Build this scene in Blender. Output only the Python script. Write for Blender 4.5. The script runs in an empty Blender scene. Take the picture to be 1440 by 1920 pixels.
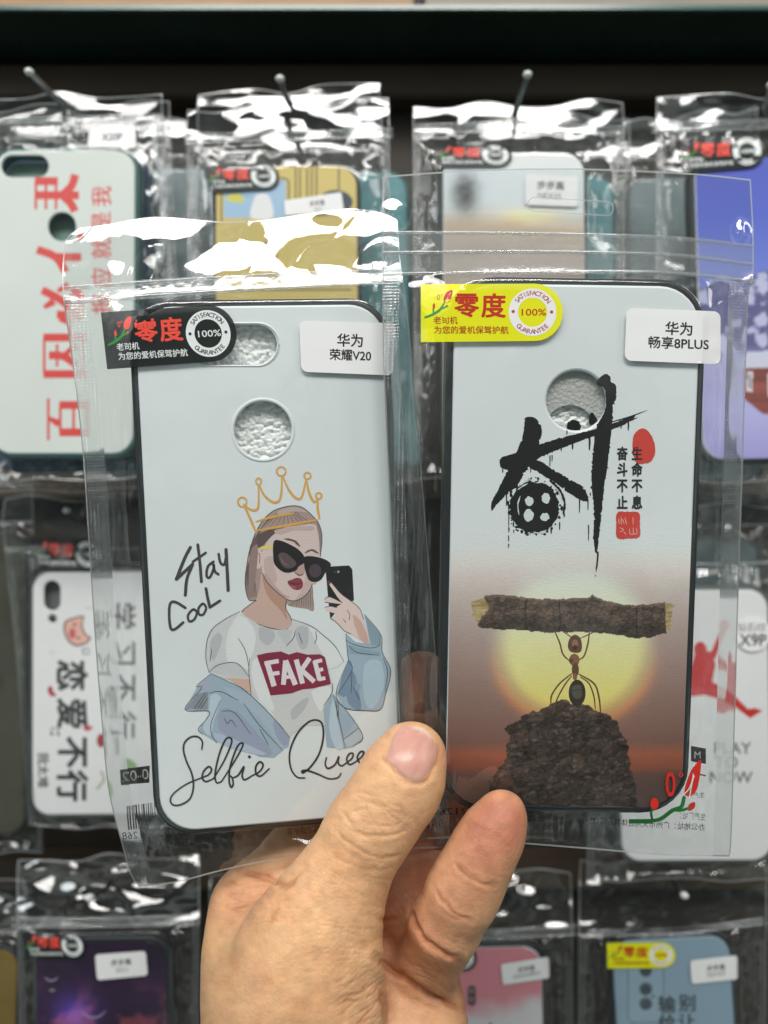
import bpy, bmesh, math, random
import numpy as np
from mathutils import Vector, Matrix
from mathutils.bvhtree import BVHTree
from mathutils.geometry import tessellate_polygon, delaunay_2d_cdt

random.seed(7)
sc = bpy.context.scene
COL = bpy.context.collection
F = 1400.0            # focal length of the photograph in its own pixels

# ---------------------------------------------------------------- camera
cam_d = bpy.data.cameras.new("camera")
cam = bpy.data.objects.new("camera", cam_d)
COL.objects.link(cam)
cam.rotation_euler = (math.radians(90), 0, 0)
cam_d.sensor_fit = 'VERTICAL'
cam_d.sensor_height = 36.0
cam_d.lens = 36.0 * F / 1920.0
cam_d.clip_start = 0.01
cam_d.clip_end = 20.0
cam_d.dof.use_dof = True
cam_d.dof.focus_distance = 0.229
cam_d.dof.aperture_fstop = 8.0
sc.camera = cam

# ---------------------------------------------------------------- world: noise standing in for the dim shop, bright patches added for film reflections
world = bpy.data.worlds.new("World")
sc.world = world
world.use_nodes = True
nt = world.node_tree
nt.nodes.clear()
wo = nt.nodes.new("ShaderNodeOutputWorld")
wb = nt.nodes.new("ShaderNodeBackground")
wtc = nt.nodes.new("ShaderNodeTexCoord")
wn = nt.nodes.new("ShaderNodeTexNoise")
wn.inputs["Scale"].default_value = 3.2
wn.inputs["Detail"].default_value = 3.0
wr = nt.nodes.new("ShaderNodeValToRGB")
wr.color_ramp.elements[0].position = 0.42
wr.color_ramp.elements[0].color = (0.035, 0.042, 0.042, 1)
wr.color_ramp.elements[1].position = 0.66
wr.color_ramp.elements[1].color = (0.95, 1.08, 1.04, 1)
e_ = wr.color_ramp.elements.new(0.52)
e_.color = (0.13, 0.17, 0.165, 1)
nt.links.new(wtc.outputs["Generated"], wn.inputs["Vector"])
nt.links.new(wn.outputs["Fac"], wr.inputs["Fac"])
nt.links.new(wr.outputs["Color"], wb.inputs["Color"])
nt.links.new(wb.outputs["Background"], wo.inputs["Surface"])
wb.inputs["Strength"].default_value = 0.66

# ---------------------------------------------------------------- ceiling lamps of the shop
def area(name, loc, target, sx, sy, power, col):
    l = bpy.data.lights.new(name, 'AREA')
    l.shape = 'RECTANGLE'
    l.size = sx
    l.size_y = sy
    l.energy = power
    l.color = col
    o = bpy.data.objects.new(name, l)
    COL.objects.link(o)
    o.location = loc
    d = Vector(target) - Vector(loc)
    o.rotation_euler = d.to_track_quat('-Z', 'Y').to_euler()
    return o
area("ceiling_lamp", (-0.15, -0.75, 1.35), (0, 0.25, 0), 1.5, 0.42, 20.0, (1.0, 0.965, 0.93))
area("ceiling_lamp", (0.1, -1.7, 2.15), (0, 0.25, 0), 2.0, 0.40, 30.0, (1.0, 0.98, 0.96))
area("ceiling_lamp", (-1.5, -0.7, 0.9), (0, 0.25, 0), 0.35, 0.8, 7.0, (0.93, 0.98, 1.0))
area("ceiling_lamp", (1.5, -0.6, 1.1), (0, 0.25, 0), 0.35, 0.9, 6.0, (1.0, 0.95, 0.9))

sc.render.engine = 'CYCLES'
sc.view_settings.view_transform = 'Standard'
sc.view_settings.look = 'None'
sc.view_settings.gamma = 1.0
sc.view_settings.exposure = 0.0
sc.view_settings.use_curve_mapping = False
cy = sc.cycles
cy.use_denoising = True
cy.transparent_max_bounces = 40
cy.max_bounces = 10
cy.glossy_bounces = 4
cy.diffuse_bounces = 3
cy.caustics_reflective = False
cy.caustics_refractive = False
cy.sample_clamp_indirect = 4.0

# ---------------------------------------------------------------- small helpers
def lin(c):
    c = np.asarray(c, float) / 255.0
    return np.where(c <= 0.04045, c / 12.92, ((c + 0.055) / 1.055) ** 2.4)
GAIN = 1.28
def C(r, g, b, k=None):
    """an ink colour read off the print, as an albedo"""
    return tuple(np.clip(lin((r, g, b)) * (GAIN if k is None else k), 0.004, 0.88))

def pt(px, py, d):
    """the point that a pixel of the photograph shows, d metres in front of the camera"""
    return np.array(((px - 720.0) / F * d, d, (960.0 - py) / F * d))

def tag(o, label=None, cat=None, group=None, kind=None):
    if label: o["label"] = label
    if cat: o["category"] = cat
    if group: o["group"] = group
    if kind: o["kind"] = kind
    return o

def link(name, me, mat=None, parent=None, smooth=False):
    o = bpy.data.objects.new(name, me)
    COL.objects.link(o)
    if mat is not None:
        for m in (mat if isinstance(mat, (list, tuple)) else [mat]):
            me.materials.append(m)
    if parent is not None:
        o.parent = parent
    if smooth and len(me.polygons):
        me.polygons.foreach_set("use_smooth", np.ones(len(me.polygons), bool))
    return o

def mesh(name, v, f):
    me = bpy.data.meshes.new(name)
    me.from_pydata([tuple(map(float, p)) for p in v], [], [tuple(int(i) for i in q) for q in f])
    me.update()
    return me

class Frame:
    """a flat thing's own axes: u to the right, v up, w towards the viewer"""
    def __init__(s, O, U, V):
        s.O = np.array(O, float)
        s.U = np.array(U, float); s.U /= np.linalg.norm(s.U)
        V = np.array(V, float); V = V - s.U * V.dot(s.U)
        s.V = V / np.linalg.norm(V)
        s.W = np.cross(s.U, s.V)
    def mat(s):
        m = Matrix.Identity(4)
        for i, a in enumerate((s.U, s.V, s.W)):
            for j in range(3): m[j][i] = float(a[j])
        for j in range(3): m[j][3] = float(s.O[j])
        return m
    def uv(s, px, w=0.0):
        """pixels (N,2) -> local u, v at height w"""
        px = np.atleast_2d(np.asarray(px, float))
        w = np.broadcast_to(np.asarray(w, float), (len(px),))
        ray = np.stack([(px[:, 0] - 720) / F, np.ones(len(px)), (960 - px[:, 1]) / F], 1)
        N = s.W
        base = s.O[None] + w[:, None] * N[None]
        lam = (base @ N) / (ray @ N)
        P = ray * lam[:, None] - s.O[None]
        return np.stack([P @ s.U, P @ s.V], 1)
    def px(s, u, v, w=0.0):
        P = s.O + np.multiply.outer(u, s.U) + np.multiply.outer(v, s.V) + np.multiply.outer(np.broadcast_to(w, np.shape(u)), s.W)
        return np.stack([720 + F * P[..., 0] / P[..., 1], 960 - F * P[..., 2] / P[..., 1]], -1)
    def empty(s, name):
        o = bpy.data.objects.new(name, None)
        COL.objects.link(o)
        o.empty_display_size = 0.01
        o.matrix_world = s.mat()
        return o

# ---- numpy noise
def _h(ix, iy, seed):
    n = (ix.astype(np.int64) * 374761393 + iy.astype(np.int64) * 668265263 + seed * 1442695041) & 0xFFFFFFFF
    n = ((n ^ (n >> 13)) * 1274126177) & 0xFFFFFFFF
    n = ((n ^ (n >> 16)) * 2246822519) & 0xFFFFFFFF
    return ((n ^ (n >> 15)) & 0xFFFF) / 65535.0
def vn(x, y, seed=0):
    x = np.asarray(x, float); y = np.asarray(y, float)
    ix = np.floor(x); iy = np.floor(y)
    fx = x - ix; fy = y - iy
    fx = fx * fx * fx * (fx * (fx * 6 - 15) + 10); fy = fy * fy * fy * (fy * (fy * 6 - 15) + 10)
    a = _h(ix, iy, seed); b = _h(ix + 1, iy, seed); c = _h(ix, iy + 1, seed); d = _h(ix + 1, iy + 1, seed)
    return (a * (1 - fx) + b * fx) * (1 - fy) + (c * (1 - fx) + d * fx) * fy
def fbm(x, y, seed=0, o=4):
    r = 0; a = 0.5; t = 0
    for k in range(o):
        r = r + a * vn(x * 2 ** k, y * 2 ** k, seed + k * 17); t += a; a *= 0.5
    return r / t
def sstep(a, b, x):
    t = np.clip((np.asarray(x, float) - a) / (b - a), 0, 1)
    return t * t * (3 - 2 * t)
def inpoly(x, y, poly):
    x = np.asarray(x, float); y = np.asarray(y, float)
    r = np.zeros(x.shape, bool)
    n = len(poly)
    for i in range(n):
        x0, y0 = poly[i]; x1, y1 = poly[(i + 1) % n]
        if y0 == y1: continue
        c = ((y0 > y) != (y1 > y)) & (x < (x1 - x0) * (y - y0) / (y1 - y0) + x0)
        r ^= c
    return r
def catmull(P, n=6, closed=False):
    P = np.asarray(P, float)
    if len(P) < 3 and not closed:
        return np.array([P[0] + (P[-1] - P[0]) * t for t in np.linspace(0, 1, n + 1)])
    if closed: Q = np.vstack([P[-1], P, P[0], P[1]])
    else: Q = np.vstack([2 * P[0] - P[1], P, 2 * P[-1] - P[-2]])
    out = []
    for i in range(len(Q) - 3):
        a, b, c, d = Q[i:i + 4]
        for k in range(n):
            t = k / n
            out.append(0.5 * (2 * b + (c - a) * t + (2 * a - 5 * b + 4 * c - d) * t * t + (3 * b - a - 3 * c + d) * t ** 3))
    if not closed: out.append(P[-1])
    return np.array(out)
def resample(P, n):
    P = np.asarray(P, float)
    L = np.concatenate([[0], np.cumsum(np.linalg.norm(np.diff(P, axis=0), axis=1))])
    t = np.linspace(0, L[-1], n)
    return np.stack([np.interp(t, L, P[:, k]) for k in range(P.shape[1])], 1)

# ---------------------------------------------------------------- materials
def new_mat(name):
    m = bpy.data.materials.new(name)
    m.use_nodes = True
    t = m.node_tree
    t.nodes.clear()
    o = t.nodes.new("ShaderNodeOutputMaterial")
    return m, t, o
def principled(name, col, rough=0.5, bump=None, spec=0.5, coat=0.0, metal=0.0, var=0.0, vscale=80.0, alpha=1.0, trans=0.0):
    m, t, o = new_mat(name)
    p = t.nodes.new("ShaderNodeBsdfPrincipled")
    p.inputs["Base Color"].default_value = (*col, 1)
    p.inputs["Roughness"].default_value = rough
    p.inputs["Specular IOR Level"].default_value = spec
    p.inputs["Coat Weight"].default_value = coat
    p.inputs["Coat Roughness"].default_value = 0.12
    p.inputs["Metallic"].default_value = metal
    p.inputs["Alpha"].default_value = alpha
    p.inputs["Transmission Weight"].default_value = trans
    tc = t.nodes.new("ShaderNodeTexCoord")
    if var:
        n = t.nodes.new("ShaderNodeTexNoise"); n.inputs["Scale"].default_value = vscale; n.inputs["Detail"].default_value = 4
        mx = t.nodes.new("ShaderNodeMix"); mx.data_type = 'RGBA'
        mx.inputs["A"].default_value = (*[c * (1 - var) for c in col], 1)
        mx.inputs["B"].default_value = (*[min(1, c * (1 + var)) for c in col], 1)
        t.links.new(tc.outputs["Object"], n.inputs["Vector"])
        t.links.new(n.outputs["Fac"], mx.inputs["Factor"])
        t.links.new(mx.outputs["Result"], p.inputs["Base Color"])
    if bump:
        n = t.nodes.new("ShaderNodeTexNoise"); n.inputs["Scale"].default_value = bump[0]; n.inputs["Detail"].default_value = 3
        b = t.nodes.new("ShaderNodeBump"); b.inputs["Strength"].default_value = bump[1]; b.inputs["Distance"].default_value = bump[2]
        t.links.new(tc.outputs["Object"], n.inputs["Vector"])
        t.links.new(n.outputs["Fac"], b.inputs["Height"])
        t.links.new(b.outputs["Normal"], p.inputs["Normal"])
    t.links.new(p.outputs["BSDF"], o.inputs["Surface"])
    return m

def print_mat(name, rough=0.45, bump=True, alpha=1.0, coat=0.0):
    """ink: the colour each printed shape was given"""
    m, t, o = new_mat(name)
    p = t.nodes.new("ShaderNodeBsdfPrincipled")
    p.inputs["Roughness"].default_value = rough
    p.inputs["Coat Weight"].default_value = coat
    p.inputs["Alpha"].default_value = alpha
    a = t.nodes.new("ShaderNodeAttribute"); a.attribute_name = "Col"
    t.links.new(a.outputs["Color"], p.inputs["Base Color"])
    if bump:
        tc = t.nodes.new("ShaderNodeTexCoord")
        mp = t.nodes.new("ShaderNodeMapping"); mp.inputs["Scale"].default_value = (700, 1900, 700)
        n = t.nodes.new("ShaderNodeTexNoise"); n.inputs["Scale"].default_value = 1.0; n.inputs["Detail"].default_value = 2
        b = t.nodes.new("ShaderNodeBump"); b.inputs["Strength"].default_value = 0.22; b.inputs["Distance"].default_value = 0.00025
        t.links.new(tc.outputs["Object"], mp.inputs["Vector"])
        t.links.new(mp.outputs["Vector"], n.inputs["Vector"])
        t.links.new(n.outputs["Fac"], b.inputs["Height"])
        t.links.new(b.outputs["Normal"], p.inputs["Normal"])
    t.links.new(p.outputs["BSDF"], o.inputs["Surface"])
    return m

def film_mat(name, rough=0.035, milk=0.03, refl=1.7, tint=(0.985, 0.99, 0.99), bump=(260, 0.05, 0.0006), hatch=0.0, blur=0.0, milkcol=(0.8, 0.84, 0.84)):
    """clear plastic film: sees through, mirrors at its surface, a little milky"""
    m, t, o = new_mat(name)
    N = t.nodes; L = t.links
    tr = N.new("ShaderNodeBsdfTransparent"); tr.inputs["Color"].default_value = (*tint, 1)
    gl = N.new("ShaderNodeBsdfGlossy"); gl.inputs["Roughness"].default_value = rough; gl.inputs["Color"].default_value = (1, 1, 1, 1)
    df = N.new("ShaderNodeBsdfDiffuse"); df.inputs["Color"].default_value = (*milkcol, 1)
    tl = N.new("ShaderNodeBsdfTranslucent"); tl.inputs["Color"].default_value = (*milkcol, 1)
    m0 = N.new("ShaderNodeMixShader"); m0.inputs["Fac"].default_value = 0.4
    L.new(df.outputs[0], m0.inputs[1]); L.new(tl.outputs[0], m0.inputs[2])
    m1 = N.new("ShaderNodeMixShader"); m1.inputs["Fac"].default_value = milk
    see = tr
    if blur:
        rf = N.new("ShaderNodeBsdfRefraction"); rf.inputs["Roughness"].default_value = blur; rf.inputs["IOR"].default_value = 1.12; rf.inputs["Color"].default_value = (*tint, 1)
        see = N.new("ShaderNodeMixShader"); see.inputs["Fac"].default_value = 0.7
        L.new(tr.outputs[0], see.inputs[1]); L.new(rf.outputs[0], see.inputs[2])
    L.new(see.outputs[0], m1.inputs[1]); L.new(m0.outputs[0], m1.inputs[2])
    tc = N.new("ShaderNodeTexCoord")
    no = N.new("ShaderNodeTexNoise"); no.inputs["Scale"].default_value = bump[0]; no.inputs["Detail"].default_value = 2
    L.new(tc.outputs["Object"], no.inputs["Vector"])
    bp = N.new("ShaderNodeBump"); bp.inputs["Strength"].default_value = bump[1]; bp.inputs["Distance"].default_value = bump[2]
    if hatch:
        w1 = N.new("ShaderNodeTexWave"); w1.bands_direction = 'Y'; w1.inputs["Scale"].default_value = 330; w1.inputs["Distortion"].default_value = 1.2
        w2 = N.new("ShaderNodeTexWave"); w2.bands_direction = 'X'; w2.inputs["Scale"].default_value = 260; w2.inputs["Distortion"].default_value = 0.8
        ad = N.new("ShaderNodeMath"); ad.operation = 'ADD'
        a2 = N.new("ShaderNodeMath"); a2.operation = 'ADD'
        L.new(tc.outputs["Object"], w1.inputs["Vector"]); L.new(tc.outputs["Object"], w2.inputs["Vector"])
        L.new(w1.outputs["Fac"], ad.inputs[0]); L.new(w2.outputs["Fac"], ad.inputs[1])
        L.new(ad.outputs[0], a2.inputs[0]); L.new(no.outputs["Fac"], a2.inputs[1])
        L.new(a2.outputs[0], bp.inputs["Height"])
        bp.inputs["Strength"].default_value = hatch
    else:
        L.new(no.outputs["Fac"], bp.inputs["Height"])
    L.new(bp.outputs["Normal"], gl.inputs["Normal"])
    lw = N.new("ShaderNodeLayerWeight"); lw.inputs["Blend"].default_value = 0.5
    L.new(bp.outputs["Normal"], lw.inputs["Normal"])
    pw = N.new("ShaderNodeMath"); pw.operation = 'POWER'; pw.inputs[1].default_value = 4.0
    L.new(lw.outputs["Facing"], pw.inputs[0])
    ma = N.new("ShaderNodeMath"); ma.operation = 'MULTIPLY_ADD'; ma.inputs[1].default_value = 0.85; ma.inputs[2].default_value = 0.04 * refl
    L.new(pw.outputs[0], ma.inputs[0])
    mn = N.new("ShaderNodeMath"); mn.operation = 'MINIMUM'; mn.inputs[1].default_value = 0.9
    L.new(ma.outputs[0], mn.inputs[0])
    m2 = N.new("ShaderNodeMixShader")
    L.new(mn.outputs[0], m2.inputs["Fac"]); L.new(m1.outputs[0], m2.inputs[1]); L.new(gl.outputs[0], m2.inputs[2])
    L.new(m2.outputs[0], o.inputs["Surface"])
    return m

M = {}
M['film'] = film_mat("clear_film", milk=0.012)
M['film_back'] = film_mat("clear_film_back", refl=1.2, milk=0.015)
M['seal'] = film_mat("heat_seal", rough=0.12, milk=0.06, refl=1.6, hatch=0.35, blur=0.16, bump=(900, 0.4, 0.0004))
M['zip'] = film_mat("zip_plastic", rough=0.10, milk=0.24, refl=2.4, bump=(120, 0.1, 0.0006))
M['band'] = film_mat("zip_band", rough=0.16, milk=0.17, refl=1.6, bump=(500, 0.3, 0.0005))
M['edge'] = film_mat("film_edge", rough=0.2, milk=0.42, refl=2.0)
M['film_far'] = film_mat("clear_film_hung", rough=0.05, milk=0.010, refl=1.25, bump=(200, 0.05, 0.0006))
M['print'] = print_mat("printed_ink", 0.42)
M['print_gloss'] = print_mat("printed_ink_gloss", 0.25, bump=False)
M['sticker'] = print_mat("sticker_ink", 0.4, bump=False)
M['sticker_body'] = print_mat("sticker_base", 0.32, bump=False, alpha=0.93)
M['label'] = print_mat("paper_label", 0.75, bump=False, alpha=0.98)
M['panel'] = principled("white_panel", C(209, 216, 218), 0.38, bump=(1500, 0.15, 0.0002), var=0.03, vscale=40)
M['tpu'] = principled("black_soft_bumper", (0.022, 0.026, 0.028), 0.38, spec=0.5)
M['tpu_teal'] = principled("teal_soft_bumper", (0.03, 0.11, 0.11), 0.35)
M['tpu_blue'] = principled("blue_soft_bumper", (0.03, 0.07, 0.13), 0.35)
M['tpu_grey'] = principled("grey_soft_bumper", (0.12, 0.13, 0.13), 0.4)
M['foam'] = principled("white_foam", (0.90, 0.92, 0.90), 0.4, bump=(1400, 0.5, 0.0003), spec=0.6)
M['greysheet'] = principled("grey_plastic_sheet", (0.50, 0.51, 0.48), 0.35, bump=(900, 0.9, 0.0006), spec=0.6)
M['steel'] = principled("hook_steel", (0.35, 0.37, 0.37), 0.22, metal=1.0)
M['tip'] = principled("hook_tip", (0.75, 0.78, 0.76), 0.3)
M['wall'] = principled("dark_cabinet_wall", (0.030, 0.022, 0.015), 0.65, var=0.3, vscale=9)
M['rail'] = principled("dark_rail", (0.07, 0.05, 0.034), 0.4, var=0.3, vscale=15)
M['glass_edge'] = principled("glass_edge", (0.06, 0.14, 0.12), 0.2, spec=0.7, var=0.2)
M['glass_under'] = principled("glass_underside", (0.022, 0.045, 0.037), 0.12, spec=0.6, var=0.5, vscale=22)
# ---------------------------------------------------------------- printed artwork and lettering
_txt = {}
def text_mesh(s, bold=0.0, spacing=1.0):
    key = (s, spacing)
    if key not in _txt:
        c = bpy.data.curves.new("lettering", 'FONT')
        c.body = s; c.space_character = spacing
        c.resolution_u = 3
        o = bpy.data.objects.new("lettering", c)
        COL.objects.link(o)
        dg = bpy.context.evaluated_depsgraph_get()
        me = o.evaluated_get(dg).to_mesh()
        v = np.array([(p.co.x, p.co.y) for p in me.vertices]).reshape(-1, 2)
        f = [tuple(p.vertices) for p in me.polygons]
        o.evaluated_get(dg).to_mesh_clear()
        bpy.data.objects.remove(o)
        bpy.data.curves.remove(c)
        if not len(v): v = np.zeros((1, 2))
        _txt[key] = (v, f)
    v, f = _txt[key]
    return v.copy(), f

def tri(poly):
    p3 = [Vector((float(a), float(b), 0)) for a, b in poly]
    return [tuple(t) for t in tessellate_polygon([p3])]

def ribbon(P, w, taper=(1, 1), rough=0.0, seed=0, cap=True):
    """outline of a brush stroke along P, w wide"""
    P = np.asarray(P, float)
    n = len(P)
    T = np.gradient(P, axis=0)
    T /= np.linalg.norm(T, axis=1)[:, None] + 1e-9
    Nn = np.stack([-T[:, 1], T[:, 0]], 1)
    t = np.linspace(0, 1, n)
    if np.ndim(w): ww = np.interp(t, np.linspace(0, 1, len(w)), w) / 2
    else: ww = np.full(n, w / 2.0)
    ww = ww * np.interp(t, [0, 0.25, 0.75, 1], [taper[0], 1, 1, taper[1]])
    rs = np.random.RandomState(seed)
    a = P + Nn * (ww * (1 + rough * rs.uniform(-1, 1, n)))[:, None]
    b = P - Nn * (ww * (1 + rough * rs.uniform(-1, 1, n)))[:, None]
    V = list(a) + list(b)
    fs = [(i, i + 1, n + i + 1, n + i) for i in range(n - 1)]
    if cap:
        for idx, sg in ((0, -1), (n - 1, 1)):
            r = ww[idx]
            base = len(V)
            V.append(P[idx])
            k = 6
            for j in range(k + 1):
                an = math.pi * j / k - math.pi / 2
                V.append(P[idx] + sg * T[idx] * r * math.cos(an) + Nn[idx] * r * math.sin(an))
            for j in range(k): fs.append((base, base + 1 + j, base + 2 + j))
    return np.array(V), fs

class Art:
    def __init__(s):
        s.items = []; s.sub = []
        s.t = (0, 0, 1)
    def at(s, x0, y0, k, A=None):
        s.t = (x0, y0, k); s.A = A
        return s
    A = None
    def P(s, p):
        p = np.atleast_2d(np.asarray(p, float))
        x0, y0, k = s.t
        q = np.stack([x0 + p[:, 0] * k, y0 + p[:, 1] * k], 1)
        if s.A is not None:
            q = q @ s.A[0].T + s.A[1]
        return q
    def add(s, v, f, col):
        s.items.append((s.P(v), f, col)); s.sub += [0] * (len(s.items) - len(s.sub))
    def poly(s, p, col, smooth=0, closed=True):
        p = np.asarray(p, float)
        if smooth: p = catmull(p, smooth, True)
        s.add(p, tri(p), col)
    def dense(s, p, col, step):
        """a polygon with inner points so that it can follow a curved film"""
        p = np.asarray(p, float)
        lo = p.min(0); hi = p.max(0)
        L = np.linalg.norm(np.roll(p, -1, 0) - p, axis=1)
        ring = []
        for i in range(len(p)):
            m = max(1, int(L[i] / step))
            for j in range(m): ring.append(p[i] + (p[(i + 1) % len(p)] - p[i]) * j / m)
        ring = np.array(ring)
        gx, gy = np.meshgrid(np.arange(lo[0] + step, hi[0], step), np.arange(lo[1] + step, hi[1], step))
        g = np.stack([gx.ravel(), gy.ravel()], 1)
        g = g[inpoly(g[:, 0], g[:, 1], p)]
        allp = np.vstack([ring, g])
        n = len(ring)
        r = delaunay_2d_cdt([Vector(q) for q in allp], [(i, (i + 1) % n) for i in range(n)], [], 1, 1e-6)
        s.add(np.array([tuple(q) for q in r[0]]), [tuple(x) for x in r[2]], col)
    def line(s, p, w, col, smooth=5, taper=(1, 1), rough=0.0, seed=0, closed=False, cap=True):
        p = np.asarray(p, float)
        if smooth:
            p = catmull(p, smooth, closed)
            if closed: p = np.vstack([p, p[:1]])
        v, f = ribbon(p, w, taper, rough, seed, cap)
        s.add(v, f, col)
    def disc(s, c, rx, col, ry=None, n=28):
        a = np.linspace(0, 2 * math.pi, n, endpoint=False)
        s.poly(np.stack([c[0] + rx * np.cos(a), c[1] + (ry or rx) * np.sin(a)], 1), col)
    def ring(s, c, r0, r1, col, n=40):
        a = np.linspace(0, 2 * math.pi, n, endpoint=False)
        o = np.stack([np.cos(a), np.sin(a)], 1)
        v = np.vstack([np.array(c) + o * r0, np.array(c) + o * r1])
        s.add(v, [(i, (i + 1) % n, n + (i + 1) % n, n + i) for i in range(n)], col)
    def text(s, st, cx, cy, size, col, bold=0.0, rot=0.0, mirror=False, xs=1.0, spacing=1.0, fit=None):
        """lettering centred on cx, cy; size = em height (fit = width to fill)"""
        v, f = text_mesh(st, 0, spacing)
        lo = v.min(0); hi = v.max(0)
        v = v - (lo + hi) / 2
        k = size
        kx = k * xs
        if fit: kx = fit / max(1e-6, hi[0] - lo[0])
        v = np.stack([v[:, 0] * kx * (-1 if mirror else 1), -v[:, 1] * k], 1)
        c_, s_ = math.cos(rot), math.sin(rot)
        v = np.stack([v[:, 0] * c_ - v[:, 1] * s_ + cx, v[:, 0] * s_ + v[:, 1] * c_ + cy], 1)
        n = 1 if bold <= 0 else (5 if bold < 0.03 else 9)
        for j in range(n):
            an = 2 * math.pi * j / max(1, n - 1) + 0.4
            o_ = (0, 0) if j == 0 else (bold * k * math.cos(an), bold * k * math.sin(an))
            s.add(v + o_, f, col)
            if j: s.sub[-1] = j
    def arc_text(s, st, c, r, size, col, a0, a1, bold=0.0, inward=False):
        for i, ch in enumerate(st):
            a = a0 + (a1 - a0) * (i + 0.5) / len(st)
            p = (c[0] + r * math.cos(a), c[1] + r * math.sin(a))
            s.text(ch, p[0], p[1], size, col, bold, rot=a + math.pi / 2 if not inward else a - math.pi / 2)
    def build(s, name, mapper, mat, parent, base=1.2e-5, step=8e-7):
        """mapper(px (N,2), offset (N,)) -> local points"""
        if not s.items: return None
        V = np.vstack([i[0] for i in s.items])
        sub = s.sub + [0] * (len(s.items) - len(s.sub))
        lay = np.cumsum([0 if j else 1 for j in sub])           # copies of one letter share its layer
        off = np.concatenate([np.full(len(i[0]), base + l * step + j * step * 0.1) for l, j, i in zip(lay, sub, s.items)])
        P = mapper(V, off)
        fs = []; cols = []; b = 0
        for v, f, col in s.items:
            for q in f:
                fs.append(tuple(x + b for x in q)); cols.append((len(q), col))
            b += len(v)
        me = mesh(name, P, fs)
        a = me.color_attributes.new("Col", 'FLOAT_COLOR', 'CORNER')
        buf = []
        for n, c in cols: buf += [(*c, 1.0)] * n
        buf = np.array(buf, np.float32).ravel()
        if len(buf) == len(a.data) * 4: a.data.foreach_set("color", buf)
        else:
            k = 0
            for pi, pl in enumerate(me.polygons):
                for li in pl.loop_indices: a.data[li].color = (*cols[min(pi, len(cols) - 1)][1], 1)
        return link(name, me, mat, parent)

def plane_mapper(fr, w):
    def f(px, off):
        uv = fr.uv(px, w + off)
        return np.column_stack([uv, w + off])
    return f
def film_mapper(fr, bvh, wdef=0.004):
    """drops artwork onto a film: along the sight line to the film, then off it"""
    def f(px, off):
        out = np.zeros((len(px), 3))
        R = np.column_stack([fr.U, fr.V, fr.W])
        o = Vector(((0 - fr.O) @ R).tolist())
        ray = np.stack([(px[:, 0] - 720) / F, np.ones(len(px)), (960 - px[:, 1]) / F], 1) @ R
        for i in range(len(px)):
            d = Vector(ray[i].tolist()).normalized()
            h = bvh.ray_cast(o, d)
            if h[0] is None:
                q = fr.uv(px[i:i + 1], wdef)[0]
                out[i] = (q[0], q[1], wdef + off[i])
            else:
                out[i] = np.array(h[0]) - np.array(d) * off[i]
        return out
    return f

def on_top(fr, ob):
    """a mapper onto a sticker or label that is already in place"""
    me = ob.data
    return film_mapper(fr, BVHTree.FromPolygons([tuple(v.co) for v in me.vertices], [tuple(p.vertices) for p in me.polygons]))

def colour_grid(name, fr, w, u0, u1, v0, v1, nu, nv, colfn, mat, parent, half=None, rad=0.0, hole=None, base=1e-5):
    """a finely sampled printed picture: colfn(px, py) -> (N,3) albedo"""
    vs = np.linspace(v0, v1, nv)
    V = []
    for v in vs:
        a, b = u0, u1
        if half is not None:
            W_, H_ = half
            dy = abs(v) - (H_ - rad)
            ins = rad - math.sqrt(max(0.0, rad * rad - dy * dy)) if dy > 0 else 0
            a = max(u0, -W_ + ins); b = min(u1, W_ - ins)
        V.append(np.stack([np.linspace(a, b, nu), np.full(nu, v)], 1))
    V = np.concatenate(V)
    px = fr.px(V[:, 0], V[:, 1], w)
    i = np.arange(nu * nv).reshape(nv, nu)
    q = np.stack([i[:-1, :-1], i[:-1, 1:], i[1:, 1:], i[1:, :-1]], -1).reshape(-1, 4)
    if hole is not None:
        for hc, hr in hole:
            inside = np.linalg.norm(px - np.array(hc), axis=1) < hr
            q = q[~inside[q].any(1)]
    me = mesh(name, np.column_stack([V, np.full(len(V), w + base)]), q)
    a = me.color_attributes.new("Col", 'FLOAT_COLOR', 'POINT')
    c = np.clip(colfn(px[:, 0], px[:, 1]), 0.003, 0.88)
    a.data.foreach_set("color", np.column_stack([c, np.ones(len(c))]).astype(np.float32).ravel())
    return link(name, me, mat, parent)

# ---------------------------------------------------------------- phone cases
def rrect(a, b, r, n=8, cx=0, cy=0):
    out = []
    for sx, sy, a0 in ((1, 1, 0), (-1, 1, 90), (-1, -1, 180), (1, -1, 270)):
        for k in range(n + 1):
            an = math.radians(a0 + 90 * k / n)
            out.append((cx + sx * (a - r) + r * math.cos(an), cy + sy * (b - r) + r * math.sin(an)))
    return np.array(out)
def fill_mesh(name, loops, z0, z1, bevel=0.0, bres=2):
    """a plate with holes, bevelled all round"""
    c = bpy.data.curves.new(name, 'CURVE')
    c.dimensions = '2D'; c.fill_mode = 'BOTH'
    c.extrude = max(1e-6, (z1 - z0) / 2 - bevel)
    c.bevel_depth = bevel; c.bevel_resolution = bres; c.offset = -bevel
    for lp in loops:
        sp = c.splines.new('POLY')
        sp.points.add(len(lp) - 1)
        for p, q in zip(sp.points, lp): p.co = (float(q[0]), float(q[1]), 0, 1)
        sp.use_cyclic_u = True
    o = bpy.data.objects.new(name, c)
    COL.objects.link(o)
    dg = bpy.context.evaluated_depsgraph_get()
    me = bpy.data.meshes.new_from_object(o.evaluated_get(dg))
    bpy.data.objects.remove(o); bpy.data.curves.remove(c)
    me.name = name
    me.materials.clear()
    me.transform(Matrix.Translation((0, 0, (z0 + z1) / 2)))
    return me

def stadium(cx, cy, a, b, n=10):
    return rrect(a, b, min(a, b) * 0.999, n, cx, cy)

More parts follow.
